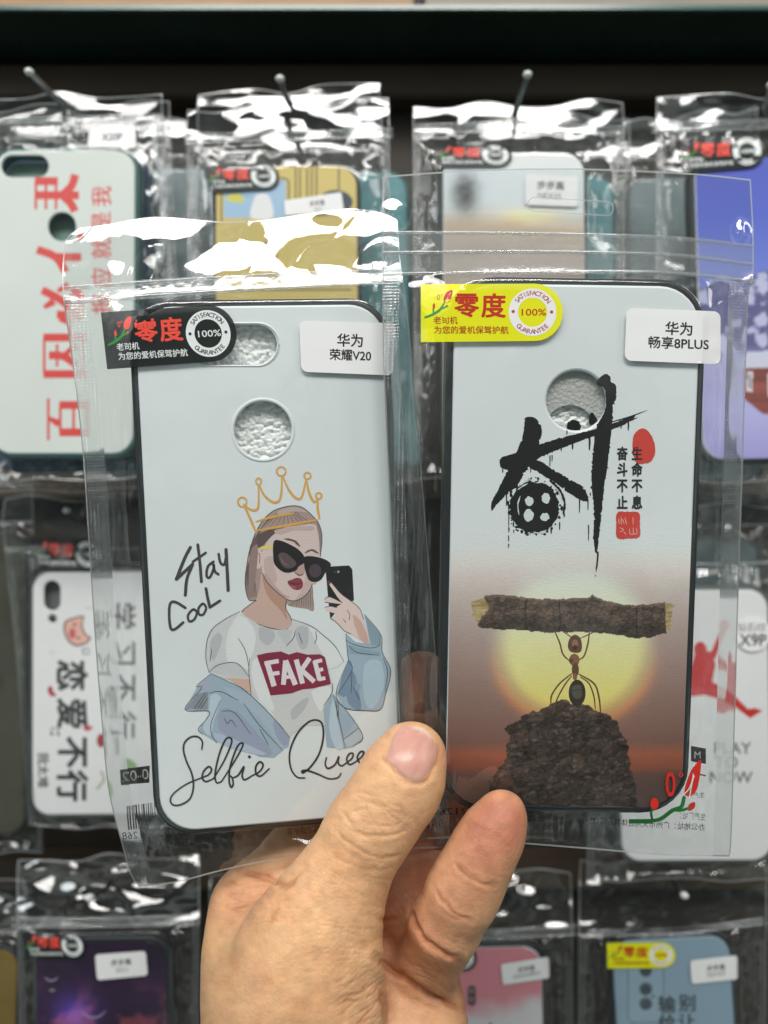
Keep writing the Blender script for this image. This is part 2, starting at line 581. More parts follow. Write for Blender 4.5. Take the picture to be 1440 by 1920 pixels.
class Case:
    """bumper > back panel with its openings > artwork; wf is the height of the printed face"""
    def __init__(s, fr, W, H, label, rad=0.0095, panel=None, bumper=None, rim=0.0022, thick=0.0095, holes=(), group=None, bevel=0.0005, wf=0.0045):
        s.fr = fr; s.W = W; s.H = H; s.wf = wf; s.rad = rad
        s.root = fr.empty("phone_case")
        tag(s.root, label, "phone case", group)
        a, b = W / 2, H / 2
        out = rrect(a + rim, b + rim, rad + rim)
        inn = rrect(a - 0.0012, b - 0.0012, rad - 0.0012)
        me = fill_mesh("bumper", [out, inn], wf - thick, wf - 0.0007, 0.0012, 3)
        s.bumper = link("bumper", me, bumper or M['tpu'], s.root, True)
        me = fill_mesh("back_panel", [rrect(a, b, rad)] + list(holes), wf - 0.0016, wf, bevel, 2)
        s.panel = link("back_panel", me, panel or M['panel'], s.root)
    def plane(s): return plane_mapper(s.fr, s.wf)

# ---------------------------------------------------------------- clear zip bags
def rbox(u, v, a, b, r):
    qx = np.abs(u) - (a - r); qy = np.abs(v) - (b - r)
    return np.hypot(np.maximum(qx, 0), np.maximum(qy, 0)) + np.minimum(np.maximum(qx, qy), 0) - r

class Bag:
    def __init__(s, fr, case_half, top, right, bottom, left, zips, label, nu=90, nv=140, hc=0.0051, hb=0.0056,
                 lean=0.2, head_amp=0.0011, head_scale=0.013, body_amp=0.0004, seed=1, film='film', group=None,
                 seals=(0.055, 0.055), zip_w=0.0007, extra=None, head_fn=None):
        s.fr = fr
        s.root = fr.empty("zip_bag")
        tag(s.root, label, "plastic bag", group)
        n = 200
        T, R, B, L = [resample(catmull(np.asarray(c, float), 8), n) for c in (top, right, bottom, left)]
        sv = np.concatenate([[0, 0.004], np.linspace(0.012, 0.988, nu - 4), [0.996, 1]])
        tv = np.concatenate([[0, 0.0025], np.linspace(0.008, 0.992, nv - 4), [0.9975, 1]])
        def samp(Cv, t): return np.stack([np.interp(t, np.linspace(0, 1, n), Cv[:, k]) for k in (0, 1)], -1)
        S, Tt = np.meshgrid(sv, tv)
        ct, cb, cl, cr = samp(T, S), samp(B, S), samp(L, Tt), samp(R, Tt)
        A = (1 - Tt)[..., None] * ct + Tt[..., None] * cb + (1 - S)[..., None] * cl + S[..., None] * cr
        A -= ((1 - S) * (1 - Tt))[..., None] * T[0] + (S * (1 - Tt))[..., None] * T[-1] + ((1 - S) * Tt)[..., None] * B[0] + (S * Tt)[..., None] * B[-1]
        px = A.reshape(-1, 2)
        s.nu, s.nv = len(sv), len(tv)
        uv = fr.uv(px, 0.0)
        u, v = uv[:, 0], uv[:, 1]
        zl = np.asarray(zips[-1], float)            # lowest zip line in pixels
        zy = np.interp(px[:, 0], zl[:, 0], zl[:, 1])
        vz = (zy - px[:, 1])                        # pixels above the zip
        mpp = np.linalg.norm(fr.O) / F
        above = vz * mpp
        s1 = S.ravel(); t1 = Tt.ravel()
        wid = np.linalg.norm(fr.uv(np.array([R[n // 2]]))[0] - fr.uv(np.array([L[n // 2]]))[0])
        hei = np.linalg.norm(fr.uv(np.array([T[n // 2]]))[0] - fr.uv(np.array([B[n // 2]]))[0])
        e = np.minimum.reduce([s1 * wid, (1 - s1) * wid, (1 - t1) * hei, np.maximum(-above, 0) + 0.0004])
        a, b = case_half
        d = np.maximum(rbox(u, v, a + 0.0024, b + 0.0024, 0.012), 0)
        k = np.where(d > 0, (e / (d + e + 1e-6)), 1.0)
        k = k ** 1.25
        head = sstep(-0.001, 0.002, above)
        hw = (fbm(u / head_scale + seed, v / (head_scale * 0.7), seed, 2) - 0.5) * 2
        hw2 = (fbm(u / 0.02 + 9 * seed, v / 0.05, seed + 5, 2) - 0.5) * 2
        body_out = sstep(0, 0.004, d) * (1 - head) * sstep(0, 0.003, e)
        streak = (fbm(u / 0.004 + 3 * seed, v / 0.045, seed + 9, 2) - 0.5) * 2
        crk = (fbm(u / 0.014 + 5 * seed, v / 0.014, seed + 2, 3) - 0.5) * 2
        w = body_amp * body_out * (streak * 1.0 + crk * 1.6)
        w += 0.00010 * crk * (1 - head)
        wh = -np.tan(lean) * np.maximum(above, 0) + head * (head_amp * hw + head_amp * 0.6 * hw2)
        if head_fn is not None: wh = wh + head * head_fn(px[:, 0], px[:, 1])
        wf = hc * k * (1 - head) + w + wh + 0.00025
        wb = -hb * k * (1 - head) + w * 0.7 + wh - 0.00025
        if extra is not None:
            ex = extra(px[:, 0], px[:, 1]); wf = wf + ex; wb = wb + ex * 0.6
        i = np.arange(s.nu * s.nv).reshape(s.nv, s.nu)
        q = np.stack([i[:-1, :-1], i[1:, :-1], i[1:, 1:], i[:-1, 1:]], -1).reshape(-1, 4)
        rr, cc = np.meshgrid(np.arange(s.nv - 1), np.arange(s.nu - 1), indexing='ij')
        rim = ((rr == 0) | (rr == s.nv - 2) | (cc == 0) | (cc == s.nu - 2)).ravel()
        def grid(nm, w_, mat):
            uv_ = fr.uv(px, w_)
            P = np.column_stack([uv_, w_])
            me = mesh(nm, P, q)
            o = link(nm, me, [mat, M['edge']], s.root, True)
            me.polygons.foreach_set("material_index", rim.astype(np.int32))
            return o, P
        s.back, s.Pb = grid("back_film", wb, M['film_back'] if film == 'film' else M[film])
        s.front, s.Pf = grid("front_film", wf, M[film])
        s.q = q; s.px = px; s.zips = zips
        s.bvh_f = BVHTree.FromPolygons([tuple(p) for p in s.Pf.tolist()], q.tolist())
        s.bvh_b = BVHTree.FromPolygons([tuple(p) for p in s.Pb.tolist()], q.tolist())
        s.mf = film_mapper(fr, s.bvh_f); s.mb = film_mapper(fr, s.bvh_b, -0.001)
        # pressed side seams
        Pf = s.Pf.reshape(s.nv, s.nu, 3)
        r0 = int(np.argmin(np.abs(above.reshape(s.nv, s.nu)[:, 0])))
        for sd, wd in enumerate(seals):
            if not wd: continue
            c = np.nonzero(sv <= wd)[0] if sd == 0 else np.nonzero(sv >= 1 - wd)[0]
            g = Pf[r0:, c].copy(); g[..., 2] += 0.00012
            ii = np.arange(g.shape[0] * g.shape[1]).reshape(g.shape[:2])
            qq = np.stack([ii[:-1, :-1], ii[1:, :-1], ii[1:, 1:], ii[:-1, 1:]], -1).reshape(-1, 4)
            link("side_seal", mesh("side_seal", g.reshape(-1, 3), qq), M['seal'], s.root, True)
        # zip ridges: half-round beads across the bag, in one strip
        V = []; fs = []
        for zline in zips:
            P = resample(catmull(np.asarray(zline, float), 6), 60)
            B_ = s.mf(P, np.full(len(P), 0.0))
            m = 8
            for j in range(len(B_)):
                r = zip_w * (0.85 + 0.3 * vn(j * 0.35, len(V) * 0.0, seed))
                for kk in range(m):
                    an = 2 * math.pi * kk / m
                    V.append((B_[j, 0], B_[j, 1] + r * math.cos(an), B_[j, 2] + r * 0.7 * math.sin(an) + 0.0001))
            b0 = len(V) - len(B_) * m
            for j in range(len(B_) - 1):
                for kk in range(m):
                    fs.append((b0 + j * m + kk, b0 + j * m + (kk + 1) % m, b0 + (j + 1) * m + (kk + 1) % m, b0 + (j + 1) * m + kk))
        nb = len(fs)
        if len(zips) > 1:
            A_ = resample(np.asarray(zips[0], float), 60); B_ = resample(np.asarray(zips[-1], float), 60)
            b0 = len(V)
            for r in range(7):
                for p in s.mf(A_ + (B_ - A_) * r / 6, np.full(60, 0.00016)): V.append(tuple(p))
            for r in range(6):
                for j in range(59): fs.append((b0 + r * 60 + j, b0 + r * 60 + j + 1, b0 + (r + 1) * 60 + j + 1, b0 + (r + 1) * 60 + j))
        zo = link("zip_strip", mesh("zip_strip", V, fs), [M['zip'], M['band']], s.root, True)
        zo.data.polygons.foreach_set("material_index", np.array([0] * nb + [1] * (len(fs) - nb), np.int32))

# ---- the round-ended brand sticker, drawn in its own coordinates (x 45..1365, y 60..605)
def sticker_affine(tl, bl, rm):
    src = np.array([(45, 65, 1), (45, 605, 1), (1365, 325, 1)], float)
    sol = np.linalg.solve(src, np.array([tl, bl, rm], float))
    return (sol[:2].T, sol[2])
def brand_sticker(bag, tl, bl, rm, yellow=False, fine=True, off=0.00030):
    A = sticker_affine(tl, bl, rm)
    body = Art().at(0, 0, 1, A)
    out = [(45, 65), (45, 605)]
    for k in range(15):
        an = math.radians(90 - 180 * k / 14)
        out.append((1105 + 262 * math.cos(an), 325 + 268 * math.sin(an) * (1 if an > 0 else 1)))
    bc = C(226, 222, 12) if yellow else (0.013, 0.016, 0.016)
    body.dense(out, bc, 60 if fine else 130)
    ob = body.build("brand_sticker", bag.mf, M['sticker_body'], bag.root, off)
    red = C(176, 40, 24) if yellow else C(222, 72, 58)
    ink = C(160, 50, 20) if yellow else C(205, 210, 208)
    ringc = C(222, 222, 226) if yellow else C(208, 213, 211)
    rt = C(168, 62, 70) if yellow else (0.02, 0.025, 0.025)
    a = Art().at(0, 0, 1, A)
    a.ring((1085, 325), 136, 222, ringc)
    a.text("零", 472, 262, 238, red, 0.026)
    a.text("度", 722, 262, 238, red, 0.026)
    # the leaf sprig
    gr = C(40, 130, 50)
    a.line([(85, 375), (160, 345), (225, 300), (265, 235)], 24, gr, taper=(0.8, 0.5))
    a.line([(165, 340), (160, 295)], 16, gr); a.line([(235, 295), (290, 270)], 15, gr)
    a.poly([(262, 232), (258, 190), (285, 140), (338, 118), (332, 180), (300, 232)], red, 4)
    a.line([(278, 225), (300, 180), (322, 140)], 6, C(225, 170, 160))
    a.disc((167, 268), 12, red, 28); a.disc((290, 268), 12, red, 10)
    if fine:
        a.text("0°", 222, 185, 80, red, 0.0, xs=0.8)
        a.text("老司机", 275, 400, 76, ink, 0.014)
        a.text("为您的爱机保驾护航", 515, 490, 76, ink, 0.014, fit=690)
        a.text("100%", 1097, 325, 88, red if yellow else ink, 0.012, fit=225)
        a.arc_text("SATISFACTION", (1085, 325), 180, 62, rt, math.radians(-148), math.radians(-32), 0.012)
        a.arc_text("GUARANTEE", (1085, 325), 180, 62, rt, math.radians(140), math.radians(40), 0.012, True)
        a.disc((905, 318), 15, rt); a.disc((1262, 322), 15, rt)
    else:
        a.text("老司机", 275, 400, 76, ink, 0.02)
        a.text("为您的爱机保驾护航", 515, 490, 76, ink, 0.02, fit=690)
        a.text("100%", 1097, 325, 88, red if yellow else ink, 0.03, fit=225)
        a.arc_text("SATISFACTION", (1085, 325), 180, 58, rt, math.radians(-148), math.radians(-32), 0.0)
        a.arc_text("GUARANTEE", (1085, 325), 180, 58, rt, math.radians(140), math.radians(40), 0.0, True)
    a.build("sticker_print", on_top(bag.fr, ob), M['sticker'], ob, 0.00003, 1.2e-6)
    return ob

def model_label(bag, quad, lines, off=0.00034, r=0.1, size=None, fine=True):
    """a white paper label stuck on the bag; quad TL TR BR BL in pixels, lines = (text, fx, fy, em fraction of height)"""
    q = np.asarray(quad, float)
    def bil(s, t): return (1 - t)[:, None] * ((1 - s)[:, None] * q[0] + s[:, None] * q[1]) + t[:, None] * ((1 - s)[:, None] * q[3] + s[:, None] * q[2])
    asp = np.linalg.norm(q[1] - q[0]) / np.linalg.norm(q[3] - q[0])
    out = rrect(asp / 2, 0.5, 0.13, 6, asp / 2, 0.5)
    body = Art(); tmp = Art()
    tmp.dense(out, C(228, 229, 225), 0.12 if fine else 0.25)
    v, f, c = tmp.items[0]
    body.items.append((bil(v[:, 0] / asp, v[:, 1]), f, c))
    ob = body.build("model_label", bag.mf, M['label'], bag.root, off)
    a = Art()
    for st, fx, fy, em, bold in lines:
        t2 = Art(); t2.text(st, fx * asp, fy, em, (0.02, 0.022, 0.022), bold)
        for (v, f, c), j in zip(t2.items, t2.sub):
            a.items.append((bil(v[:, 0] / asp, v[:, 1]), f, c)); a.sub.append(j)
    a.build("label_lettering", on_top(bag.fr, ob), M['sticker'], ob, 0.00003)
    return ob
# ================================================================ the two bagged cases in the hand
UL = (0.9934, 0.1067, 0.0416); VL = (-0.0369, -0.0459, 0.9983)
UR = (0.9999, 0.0068, -0.0128); VR = (0.0132, -0.0597, 0.9981)
WF = 0.0045
def face_frame(O, U, V):
    f = Frame(O, U, V)
    f.O = f.O - f.W * WF
    return f
frL = face_frame((-0.03512, 0.235, -0.01767), UL, VL)
frR = face_frame((0.05708, 0.228, -0.01202), UR, VR)
def px_loop(fr, pts): return fr.uv(np.asarray(pts, float), WF)
def px_stadium(x0, y0, x1, y1, rot=0.0, n=10):
    P = stadium((x0 + x1) / 2, (y0 + y1) / 2, abs(x1 - x0) / 2, abs(y1 - y0) / 2, n)
    c = np.array([(x0 + x1) / 2, (y0 + y1) / 2]); Q = P - c
    return np.stack([Q[:, 0] * math.cos(rot) - Q[:, 1] * math.sin(rot), Q[:, 0] * math.sin(rot) + Q[:, 1] * math.cos(rot)], 1) + c
def px_circle(x, y, r, n=40):
    a = np.linspace(0, 2 * math.pi, n, endpoint=False)
    return np.stack([x + r * np.cos(a), y + r * np.sin(a)], 1)

slotL = px_stadium(352, 608, 519, 684)
holeL = px_circle(493, 806, 54)
caseL = Case(frL, 0.0764, 0.1637, "white phone case with a selfie girl under a gold crown, held in the hand", rad=0.0112,
             holes=[px_loop(frL, slotL), px_loop(frL, holeL)], bevel=0.0007)
for nm, lp in (("camera_rim", slotL), ("sensor_rim", holeL)):
    uv = px_loop(frL, lp); c = uv.mean(0)
    o_ = c + (uv - c) * (1 + 0.0011 / np.linalg.norm(uv - c, axis=1))[:, None]
    me = fill_mesh(nm, [o_, uv], WF - 0.0016, WF + 0.00025, 0.0004, 3)
    link(nm, me, M['panel'], caseL.panel, True)

INK = C(52, 47, 49, 1.0); OUT = C(66, 66, 72)
a = Art().at(300, 860, 0.30556)
# hair, neck, face
HAIR = C(160, 142, 134); HDK = C(92, 78, 78); SKIN = C(203, 184, 180); SK2 = C(192, 164, 152); SK3 = C(176, 138, 122)
a.poly([(800, 292), (870, 300), (930, 345), (965, 385), (992, 450), (995, 520), (980, 600), (935, 760), (946, 928), (900, 922), (850, 915), (800, 905), (770, 880),
        (640, 700), (612, 800), (590, 866), (545, 866), (524, 800), (528, 690), (545, 580), (580, 460), (630, 380), (700, 320)], HAIR, 3)
a.poly([(622, 690), (610, 800), (588, 872), (500, 940), (540, 982), (620, 1022), (720, 1047), (790, 1042), (810, 1010), (800, 970), (776, 930), (776, 860), (700, 790)], SK2)
a.poly([(630, 720), (700, 800), (772, 860), (774, 930), (780, 990), (740, 930), (690, 880), (650, 820)], SK3, 3)
a.poly([(690, 470), (760, 425), (840, 412), (945, 402), (965, 440), (978, 520), (982, 620), (965, 720), (930, 775), (905, 825), (865, 862), (820, 872), (760, 850), (700, 800),
        (650, 745), (628, 700), (622, 600), (640, 540)], SKIN, 3)
a.poly([(640, 620), (690, 600), (700, 660), (720, 740), (690, 770), (648, 720)], C(188, 166, 162), 3)
a.poly([(830, 640), (880, 640), (888, 700), (850, 715), (820, 690)], C(178, 150, 142), 3)
a.disc((602, 612), 27, C(205, 184, 178), 64)
a.line([(590, 575), (612, 590), (610, 640)], 7, C(150, 125, 120))
for k in range(16):
    t = k / 15
    a.line([(760 - 90 * t, 320 + 40 * t), (640 - 40 * t, 400 + 60 * t), (580 - 30 * t, 560), (545 + 50 * t - 20, 700), (535 + 60 * t, 850)], 4.0, HDK if k % 2 else C(112, 96, 96), taper=(0.4, 0.3))
for k in range(11):
    t = k / 10
    a.line([(806 + 130 * t, 884 - 100 * t), (800 + 138 * t, 892 - 40 * t), (790 + 150 * t, 905 + 18 * t)], 3.6, HDK if k % 2 else C(112, 96, 96), taper=(0.5, 0.3))
for k in range(9):
    t = k / 8
    a.line([(790 + 60 * t, 300 + 20 * t), (720 + 130 * t, 345), (640 + 300 * t, 420 - 20 * t)], 3.2, HDK, taper=(0.3, 0.4))
a.poly([(600, 470), (700, 425), (770, 412), (715, 450), (660, 500), (625, 540), (600, 540)], HDK, 3)
a.line([(965, 395), (985, 470), (984, 590)], 16, C(138, 120, 118), taper=(0.6, 0.3))
a.poly([(905, 640), (960, 760), (925, 775), (890, 830), (850, 860), (830, 866), (872, 800), (890, 740)], C(190, 168, 162), 3)
a.poly([(700, 440), (800, 420), (900, 412), (945, 420), (930, 440), (820, 440), (740, 465)], C(186, 164, 158), 3)
a.poly([(650, 700), (700, 770), (760, 832), (800, 850), (760, 848), (690, 790), (640, 735)], C(182, 156, 148), 3)
a.poly([(560, 560), (600, 540), (590, 700), (565, 840), (548, 850), (545, 700)], C(142, 122, 116), 3)
a.poly([(720, 325), (790, 300), (860, 302), (900, 330), (820, 325), (740, 350)], C(178, 162, 154), 3)
# outlines of the head
a.line([(585, 460), (630, 380), (700, 318), (800, 290), (870, 298), (930, 345), (975, 400), (994, 480), (984, 600)], 4.5, OUT)
a.line([(582, 465), (545, 580), (528, 690), (523, 780), (545, 866), (588, 868)], 4, OUT)
a.line([(626, 700), (660, 760), (720, 820), (790, 868), (850, 866), (905, 826), (935, 770)], 4.5, OUT)
a.line([(776, 868), (772, 920), (800, 970), (808, 1012), (785, 1044), (720, 1048), (620, 1022), (545, 985), (500, 942), (590, 868)], 4.5, OUT)
# lips, brows, sunglasses
a.poly([(782, 755), (810, 742), (840, 731), (866, 738), (878, 765), (870, 795), (840, 806), (805, 791)], C(130, 58, 72), 3)
a.line([(786, 760), (830, 770), (876, 764)], 6, C(80, 32, 42), taper=(0.5, 0.5))
a.line([(800, 783), (835, 792)], 8, C(165, 105, 110), taper=(0.4, 0.4))
a.line([(765, 492), (820, 503), (856, 536)], 13, C(96, 76, 76), taper=(0.4, 0.6), rough=0.25)
a.line([(890, 578), (930, 560), (970, 580)], 11, C(96, 76, 76), taper=(0.4, 0.6), rough=0.25)
a.line([(826, 696), (855, 716), (882, 706)], 9, C(128, 92, 80), taper=(0.4, 0.4))
a.line([(622, 550), (694, 538)], 20, C(214, 196, 112), 0)
GL = C(40, 37, 40, 1.0)
a.poly([(697, 510), (740, 503), (800, 528), (850, 558), (885, 600), (882, 640), (852, 660), (835, 685), (790, 700), (750, 692), (712, 660), (696, 620)], GL, 4)
a.poly([(883, 605), (930, 598), (1000, 613), (1045, 640), (1042, 670), (1015, 700), (990, 740), (955, 757), (915, 746), (895, 700), (884, 650)], GL, 4)
a.poly([(726, 590), (760, 576), (800, 600), (836, 640), (820, 665), (780, 674), (745, 650)], C(88, 74, 76), 4)
a.disc((952, 688), 38, C(72, 62, 66), 42)
a.line([(735, 600), (760, 640), (790, 655)], 7, C(120, 104, 104), taper=(0.3, 0.3))
# the phone and the drawn hand
a.poly([(1040, 662), (1160, 655), (1180, 680), (1190, 870), (1110, 900), (1045, 985), (1032, 860), (1018, 700)], C(36, 35, 38, 1.0))
a.disc((1094, 694), 7, C(160, 160, 165)); a.disc((1074, 694), 4, C(90, 90, 95))
HS = C(212, 192, 186)
a.poly([(1026, 752), (1048, 758), (1110, 828), (1180, 880), (1225, 920), (1250, 985), (1292, 1138), (1240, 1120), (1170, 1075), (1130, 1055), (1090, 1012), (1046, 978),
        (1088, 955), (1018, 932), (1012, 912), (1040, 905), (1080, 912), (1112, 892), (1012, 880), (1010, 862), (1040, 848), (1118, 884), (1088, 848)], HS)
a.poly([(1180, 960), (1235, 1000), (1285, 1135), (1225, 1105)], C(196, 164, 152), 2)
a.disc((1037, 760), 11, C(112, 44, 58))
for L_ in ([(1026, 752), (1048, 758), (1110, 828), (1180, 880), (1225, 920), (1250, 985)], [(1010, 862), (1040, 848), (1118, 884)], [(1012, 912), (1045, 906), (1084, 914)],
           [(1046, 978), (1090, 1012), (1130, 1055), (1172, 1076)], [(1150, 930), (1165, 960), (1160, 990)], [(1012, 880), (1060, 888)], [(1125, 985), (1140, 1005)]):
    a.line(L_, 4, OUT)
# crown
GO = C(208, 158, 82)
for L_ in ([(515, 280), (550, 310), (590, 315), (605, 280), (605, 165)], [(610, 165), (640, 225), (690, 265), (730, 260), (745, 200), (748, 108)],
           [(755, 112), (790, 190), (835, 242), (870, 235), (895, 135)], [(900, 138), (915, 210), (945, 265), (966, 250)], [(968, 255), (968, 310), (979, 368)],
           [(515, 285), (555, 370), (590, 455)], [(590, 442), (720, 420), (850, 396), (966, 375)], [(590, 386), (700, 355), (822, 335)]):
    a.line(L_, [12, 16, 12], GO, taper=(0.8, 0.8), rough=0.06)
for cx, cy_, rx, ry in ((505, 266, 27, 29), (605, 140, 16, 20), (744, 78, 28, 27), (905, 105, 20, 20), (974, 228, 18, 18)):
    an = np.linspace(0.2, 6.0, 16)
    a.line(np.stack([cx + rx * np.cos(an), cy_ + ry * np.sin(an)], 1), 11, GO, 3)
# lettering drawn by hand
ST = C(72, 70, 70, 1.05)
for L_, w_ in (([(186, 545), (150, 615), (100, 740)], 20), ([(100, 740), (200, 648)], 20), ([(200, 648), (165, 740), (155, 838)], 19), ([(232, 528), (245, 640), (254, 755)], 18), ([(202, 632), (280, 578)], 16),
               ([(328, 632), (294, 662), (286, 718), (306, 728), (330, 672), (327, 645), (336, 690), (358, 710)], 16), ([(360, 585), (370, 636), (394, 650), (406, 600)], 16), ([(405, 558), (412, 680), (418, 808)], 20),
               ([(155, 915), (95, 880), (63, 890), (56, 960), (66, 1040), (92, 1046), (142, 1005)], 17), ([(282, 797), (294, 860), (306, 912)], 18), ([(306, 912), (368, 872)], 17)):
    a.line(L_, w_, ST, 5, rough=0.05)
a.line([(204, 925), (172, 960), (180, 998), (210, 986), (226, 945)], 15, ST, 5, closed=True)
a.line([(262, 890), (236, 920), (240, 955), (266, 955), (283, 915)], 15, ST, 5, closed=True)
# body
a.at(300, 1100, 1 / 3)
TS = C(196, 198, 197); TW = C(212, 217, 217); TG = C(176, 178, 182)
DN = C(150, 170, 184); DD = C(116, 138, 160); DL = C(176, 194, 204); DP = C(146, 156, 176)
a.poly([(450, 140), (380, 175), (300, 232), (266, 300), (258, 400), (275, 482), (370, 520), (500, 520), (518, 605), (620, 690), (725, 850), (800, 780), (935, 780), (920, 670), (962, 600), (972, 545),
        (950, 470), (1035, 422), (985, 335), (920, 275), (850, 222), (742, 182), (738, 215), (715, 242), (640, 242), (560, 216), (490, 172)], TS)
a.poly([(452, 160), (400, 230), (376, 330), (380, 425), (440, 430), (500, 470), (512, 400), (540, 300), (520, 220)], TW, 2)
a.poly([(512, 480), (545, 400), (620, 612), (640, 700), (560, 640)], TW, 2)
a.poly([(850, 228), (920, 280), (985, 340), (1030, 420), (955, 465), (925, 395), (880, 320)], TW, 2)
a.poly([(850, 590), (950, 560), (965, 600), (920, 670), (900, 700)], TW, 2)
a.poly([(560, 225), (640, 248), (640, 300), (600, 330), (560, 290)], TG, 3); a.poly([(760, 240), (830, 230), (830, 330), (790, 350)], TG, 3)
a.poly([(660, 250), (740, 245), (715, 330), (680, 290)], C(186, 188, 190), 3); a.poly([(740, 690), (830, 620), (820, 680), (750, 750)], TG, 3)
a.poly([(280, 330), (300, 280), (330, 260), (350, 300), (300, 420)], TG, 3); a.poly([(280, 470), (340, 420), (440, 440), (500, 510), (380, 500)], C(188, 192, 194), 3)
a.poly([(372, 512), (508, 522), (518, 606), (470, 572)], C(200, 168, 152))
a.poly([(285, 490), (440, 560), (520, 620), (640, 740), (732, 850), (692, 920), (640, 962), (560, 955), (400, 890), (310, 870), (215, 812), (262, 740), (272, 700), (140, 690), (212, 560)], DN)
a.poly([(272, 590), (212, 602), (145, 686), (268, 692)], C(132, 138, 148)); a.poly([(212, 560), (285, 492), (282, 600), (255, 580)], C(158, 168, 182))
a.poly([(285, 610), (345, 622), (300, 760), (288, 840), (240, 796), (276, 700)], DL, 2)
a.poly([(340, 690), (440, 705), (560, 840), (635, 935), (560, 955), (440, 880), (330, 800)], DP, 2)
a.poly([(350, 560), (520, 620), (640, 740), (730, 850), (690, 915), (560, 740), (460, 660)], C(160, 176, 190), 2)
a.poly([(640, 740), (730, 850), (700, 900), (650, 830)], DP, 2)
a.poly([(300, 820), (420, 860), (600, 940), (520, 940), (350, 890)], C(170, 182, 200), 2)
a.poly([(972, 600), (988, 620), (1110, 780), (1140, 856), (1090, 900), (1030, 912), (938, 902), (918, 690)], DN)
a.poly([(975, 620), (1000, 760), (1030, 905), (985, 905), (950, 780)], DL, 2); a.poly([(1030, 860), (1120, 795), (1138, 855), (1060, 905)], C(168, 182, 190))
a.poly([(1045, 262), (1060, 410), (990, 600), (1040, 682), (1160, 697), (1240, 692), (1270, 600), (1297, 472), (1252, 370), (1242, 270), (1150, 156), (1165, 230), (1182, 322), (1100, 312)], DN)
a.poly([(1150, 160), (1242, 270), (1232, 330), (1190, 330), (1168, 240)], C(128, 152, 166)); a.poly([(1060, 412), (1085, 470), (1075, 600), (1000, 605)], DD, 2)
a.poly([(1090, 480), (1120, 600), (1130, 690), (1060, 660), (1050, 560)], DD, 3); a.poly([(1060, 330), (1240, 370), (1235, 390), (1065, 380)], C(134, 158, 172))
a.poly([(1150, 440), (1240, 420), (1260, 560), (1200, 680), (1150, 640)], C(166, 188, 200), 3); a.disc((1112, 565), 17, C(128, 152, 172), 20)
for L_ in ([(450, 140), (380, 175), (300, 232), (266, 300), (258, 400), (275, 482)], [(742, 182), (850, 222), (920, 275), (985, 335), (1035, 422)], [(275, 482), (330, 440), (430, 430), (500, 505)], [(512, 610), (500, 480), (505, 400)],
           [(285, 490), (440, 560), (520, 620), (640, 740), (732, 850)], [(285, 490), (205, 560), (235, 570), (140, 690), (272, 700), (262, 745), (215, 800), (240, 830)], [(275, 600), (340, 590), (440, 640)],
           [(345, 700), (420, 710), (510, 830)], [(470, 655), (560, 780), (690, 920)], [(340, 640), (290, 760), (290, 830), (320, 880)], [(972, 545), (965, 600), (920, 672)], [(975, 610), (1010, 760), (1042, 910)],
           [(988, 620), (1110, 780), (1140, 856), (1090, 895)], [(1045, 265), (1060, 410), (1080, 470), (1000, 605)], [(1060, 410), (990, 600), (1040, 682), (1160, 697), (1240, 690), (1270, 600), (1297, 472), (1250, 368), (1242, 270), (1150, 156)],
           [(1045, 300), (1090, 325), (1180, 345), (1232, 330), (1238, 290)], [(1060, 330), (1110, 370), (1230, 385)], [(1080, 480), (1075, 600)], [(1255, 400), (1280, 480), (1265, 590)], [(1085, 560), (1122, 638)],
           [(710, 335), (750, 290), (760, 250)], [(780, 260), (800, 320)], [(440, 290), (480, 360), (500, 450)], [(875, 250), (880, 290), (870, 320)], [(260, 610), (210, 690)], [(268, 630), (225, 690)], [(255, 595), (190, 690)],
           [(360, 740), (380, 770), (400, 750), (430, 790)], [(1000, 640), (1005, 750)], [(990, 640), (998, 740)], [(1030, 862), (1118, 795)], [(560, 800), (610, 890)], [(290, 350), (282, 420)]):
    a.line(L_, 4.0, OUT, taper=(0.6, 0.6))
a.line([(455, 145), (400, 225), (376, 320), (378, 400)], 9, C(222, 226, 226)); a.line([(845, 230), (850, 250)], 12, C(222, 226, 226))
a.poly([(545, 386), (600, 373), (680, 364), (725, 382), (770, 368), (830, 382), (900, 380), (928, 396), (962, 548), (860, 572), (800, 578), (740, 600), (622, 612)], C(126, 38, 62))
WH = C(214, 208, 212)
for L_, w_ in (([(602, 425), (642, 560)], 30), ([(588, 432), (668, 418)], 24), ([(612, 494), (672, 484)], 22), ([(706, 415), (694, 552)], 27), ([(706, 415), (762, 552)], 29), ([(695, 512), (745, 504)], 20),
               ([(766, 410), (802, 545)], 28), ([(842, 402), (792, 475)], 26), ([(792, 465), (868, 535)], 27), ([(870, 416), (898, 526)], 26), ([(866, 424), (912, 414)], 21), ([(880, 472), (918, 464)], 20), ([(892, 522), (930, 514)], 21)):
    v, f = ribbon(np.array(L_, float), w_, cap=False); a.add(v, f, WH)
